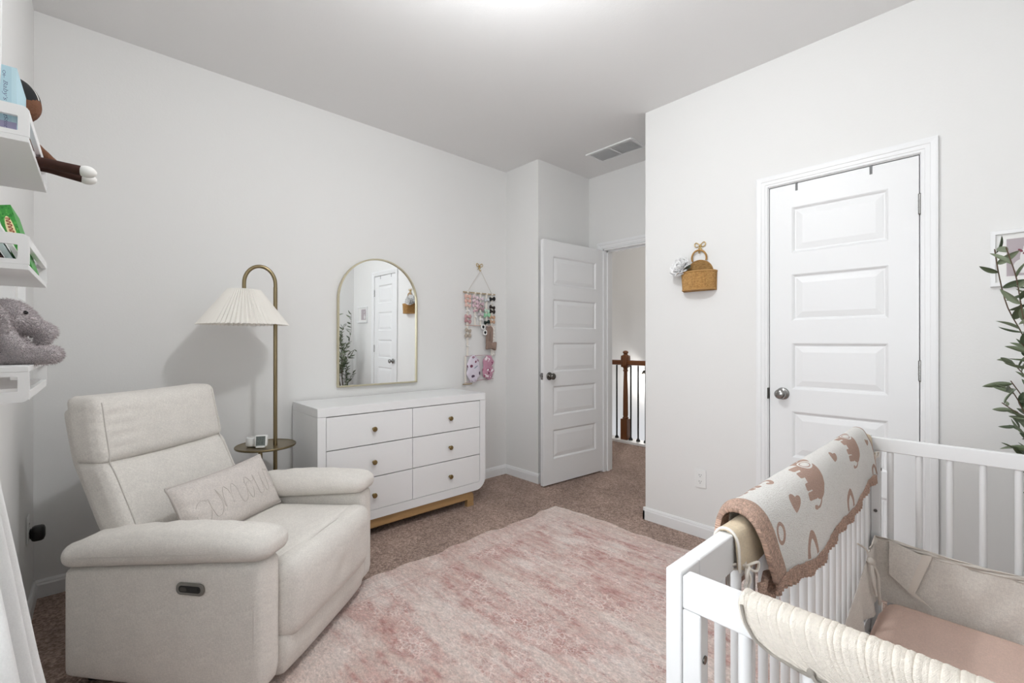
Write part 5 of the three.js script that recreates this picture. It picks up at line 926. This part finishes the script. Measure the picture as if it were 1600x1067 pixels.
{
  const t1 = canvasTex(220, 720, (c, W, H) => { const g = c; c.fillStyle = '#b4d4df'; c.fillRect(0, 0, W, H); c.fillStyle = '#a9a4c4'; c.fillRect(0, H * 0.80, W, H * 0.2); c.fillStyle = '#c2dfe8'; c.fillRect(W * 0.72, 0, W * 0.28, H * 0.8); c.strokeStyle = '#5a5f86'; c.lineWidth = 5; c.beginPath(); c.arc(70, 70, 16, 0, 7); c.moveTo(70, 86); c.lineTo(70, 130); c.moveTo(52, 104); c.lineTo(90, 98); c.stroke(); c.save(); c.translate(64, 150); c.rotate(Math.PI / 2); c.fillStyle = '#54557f'; c.font = 'italic 68px serif'; c.fillText("Baby's First", 0, 0); c.restore(); c.save(); c.translate(72, 522); c.rotate(Math.PI / 2); c.fillStyle = '#54557f'; c.font = 'italic 62px serif'; c.fillText('Stories', 0, 0); c.restore(); });
  book('picture_book', "thick pale blue book titled Baby's First Stories on the top ledge", [LX + 0.0785, Y1 + 0.0125, -1.462], 0.165, 0.152, 0.028, '#b4d4df', 0, t1);
  const t2 = canvasTex(160, 720, (c, W, H) => { c.fillStyle = '#3f9a3f'; c.fillRect(0, 0, W, H); for (let k = 0; k < 90; k++) { c.fillStyle = rnd() < 0.5 ? '#57b04c' : '#2f8335'; c.beginPath(); c.arc(rnd() * W, rnd() * H, 6 + rnd() * 12, 0, 7); c.fill(); } c.save(); c.translate(56, 150); c.rotate(Math.PI / 2); c.fillStyle = '#f0dfb0'; c.beginPath(); c.ellipse(120, -24, 150, 44, 0, 0, 7); c.fill(); c.strokeStyle = '#8e2f22'; c.lineWidth = 11; for (let k = 0; k < 7; k++) { const x0 = -6 + k * 36; c.beginPath(); c.moveTo(x0, -4); c.lineTo(x0 + 3, -44 + 8 * (k % 2)); c.quadraticCurveTo(x0 + 20, -52, x0 + 22, -24); c.lineTo(x0 + 24, -2); c.stroke(); } c.restore(); });
  book('board_book', 'bright green board book with a red title leaning on the middle ledge', [LX + 0.0950, Y2 + 0.0165, -1.575], 0.16, 0.150, 0.026, '#3f9a3f', 0.24, t2);
  book('board_book', 'thin pale aqua book leaning against the green book', [LX + 0.0850, Y2 + 0.0150, -1.480], 0.085, 0.120, 0.010, '#cfe0dd', 0.44);
  book('board_book', 'thin white book leaning on the middle ledge beside the aqua one', [LX + 0.0985, Y2 + 0.0150, -1.490], 0.080, 0.118, 0.007, '#e8e8e4', 0.42);
  book('board_book', 'dark red book leaning on the middle ledge behind the end panel', [LX + 0.0690, Y2 + 0.0150, -1.470], 0.090, 0.110, 0.011, '#5b3531', 0.46);
  book('picture_book', 'tall grey white book at the far side of the middle ledge', [LX + 0.0940, Y2 + 0.0145, -1.755], 0.10, 0.155, 0.012, '#d6d3cd', 0.24);
}
// cloth doll sitting on the top ledge, legs over the front
{
  const o = thing('cloth_doll', 'brown cloth doll with black striped hat and white shoes on the top ledge', 'doll', [LX + 0.05, Y1 + 0.0125, -1.745]);
  const skin = std('#6b4630', 0.9, { bumpMap: texWeave, bumpScale: 0.0006 }), dark = std('#3b2118', 0.95);
  part(o, 'body', blob((x, y, z) => smin(smin(ellip(x, y, z, [0.008, 0.075, 0.02], [0.030, 0.060, 0.045]), ellip(x, y, z, [0.022, 0.158, 0.058], [0.044, 0.048, 0.042]), 0.02), capsule(x, y, z, [0.02, 0.11, -0.03], [0.092, 0.044, -0.060], 0.013, 0.010), 0.012), [0.05, 0.11, 0.0], 0.16, 48), skin);
  for (const [z, dz] of [[0.028, 0.020], [-0.012, -0.012]]) { part(o, 'leg', tube([[0.020, 0.020, z], [0.062, 0.026, z], [0.105, 0.022, z + dz * 0.5], [0.140, 0.018, z + dz]], 0.0135, 40, 12), dark); part(o, 'shoe', new THREE.SphereGeometry(1, 20, 14).scale(0.021, 0.016, 0.016), std('#eae8e4', 0.7), [0.150, 0.018, z + dz]); }
  part(o, 'dress', lathe([[0.028, 0.12], [0.034, 0.085], [0.050, 0.035], [0.058, 0.012]], 28).scale(0.85, 1, 1), std('#dcb7bd', 0.9, { side: THREE.DoubleSide }), [0.010, 0.0, 0.012]);
  const stripes = canvasTex(256, 64, (c, W, H) => { c.fillStyle = '#17191a'; c.fillRect(0, 0, W, H); c.fillStyle = '#e6e3de'; for (let k = 0; k < 8; k++) c.fillRect(k * 32, 0, 4, H); });
  const hat = new THREE.SphereGeometry(1, 30, 18, 0, 6.2832, 0, 1.75).scale(0.048, 0.054, 0.046); part(o, 'hat', hat, std('#ffffff', 0.9, { map: stripes, side: THREE.DoubleSide }), [0.017, 0.166, 0.058], [0, 0.4, 0.25]);
}
// grey plush elephant on the lowest ledge
{
  const o = thing('plush_elephant', 'grey plush elephant with pink ears sitting on the lowest ledge', 'plush toy', [LX + 0.047, Y3 + 0.001, -1.60]); o.scale.setScalar(0.86);
  const texPlush = dataTex(256, 256, (u, v) => { const n = fbm(u * 40, v * 40, 40, 4), k = 0.80 + 0.36 * n; return [k * 0.90, k * 0.865, k * 0.87]; }, true, [1 / 0.09, 1 / 0.09]), fur = std('#ffffff', 1.0, { map: texPlush, bumpMap: texFuzz, bumpScale: 0.010 });
  const fuzz = (x, y, z) => 0.0035 * (fbm(x * 55 + 30, y * 55 + z * 40 + 30, 256, 3) - 0.5);
  part(o, 'body', blob((x, y, z) => {
    let d = ellip(x, y, z, [-0.005, 0.060, 0.0], [0.046, 0.064, 0.060]);
    d = smin(d, ellip(x, y, z, [0.020, 0.128, 0.0], [0.052, 0.050, 0.052]), 0.02);
    d = smin(d, capsule(x, y, z, [0.052, 0.118, 0.0], [0.094, 0.088, 0.008], 0.030, 0.022), 0.018); d = smin(d, capsule(x, y, z, [0.094, 0.088, 0.008], [0.088, 0.062, 0.012], 0.022, 0.016), 0.012);
    for (const s of [-1, 1]) { d = smin(d, capsule(x, y, z, [0.015, 0.026, s * 0.040], [0.106, 0.024, s * 0.058], 0.026, 0.024), 0.014); d = smin(d, capsule(x, y, z, [0.012, 0.085, s * 0.050], [0.045, 0.048, s * 0.070], 0.022, 0.020), 0.012); }
    return d + fuzz(x, y, z);
  }, [0.03, 0.085, 0], 0.13, 64), fur);
  const furBits = (mesh, n, len) => {
    const smp = new MeshSurfaceSampler(mesh).setRandomGenerator(rnd).build(), g = new THREE.ConeGeometry(0.0009, len, 3, 1, true).translate(0, len * 0.4, 0), im = new THREE.InstancedMesh(g, furMat, n), p = V(), nn = V(), q = new THREE.Quaternion(), m4 = new THREE.Matrix4();
    for (let k = 0; k < n; k++) { smp.sample(p, nn); nn.add(V(rr(-0.7, 0.7), rr(-1.0, 0.2), rr(-0.7, 0.7))).normalize(); q.setFromUnitVectors(V(0, 1, 0), nn); m4.compose(p, q, V(1, rr(0.6, 1.2), 1)); im.setMatrixAt(k, m4); }
    im.name = 'fur'; im.userData.kind = 'stuff'; mesh.add(im);
  };
  const furMat = std('#d6cccd', 1.0);
  furBits(o.children[0], 9000, 0.0085);
  for (const s of [-1, 1]) {
    const e = part(o, 'ear', blob((x, y, z) => ellip(x, y, z, [0, -0.012, 0], [0.042, 0.056, 0.014]) + fuzz(x + 3, y, z), [0, -0.01, 0], 0.07, 32), fur, [-0.008, 0.128, s * 0.058], [0, s * -0.35, s * 0.18]);
    furBits(e, 1800, 0.0075);
    part(e, 'ear_lining', new THREE.SphereGeometry(1, 20, 14).scale(0.028, 0.038, 0.010), std('#e6cdcf', 0.9), [0.0, -0.014, s > 0 ? 0.0075 : 0.0075]);
    part(o, 'eye', new THREE.SphereGeometry(0.0052, 14, 10), phys('#141212', 0.15), [0.058, 0.142, s * 0.036]);
  }
}
// small white frame on the wall past the ledges
{
  const o = thing('wall_frame', 'small white box frame on the wall beneath the middle ledge', 'picture', [LX, 1.43, -2.235], Math.PI / 2);
  const f = new THREE.Shape(rect(-0.155, 0.155, -0.11, 0.11).map(p => new THREE.Vector2(...p))); f.holes.push(new THREE.Path(rect(-0.135, 0.135, -0.09, 0.09).map(p => new THREE.Vector2(...p))));
  part(o, 'frame', new THREE.ExtrudeGeometry(f, { depth: 0.030, bevelEnabled: false }), M.shelfWhite); part(o, 'mat_board', span(-0.136, 0.136, -0.091, 0.091, 0.004, 0.012), M.white);
}
scene.traverse(o => { if (o.isMesh) { o.castShadow = true; o.receiveShadow = true; } });
renderer.render(scene, camera);
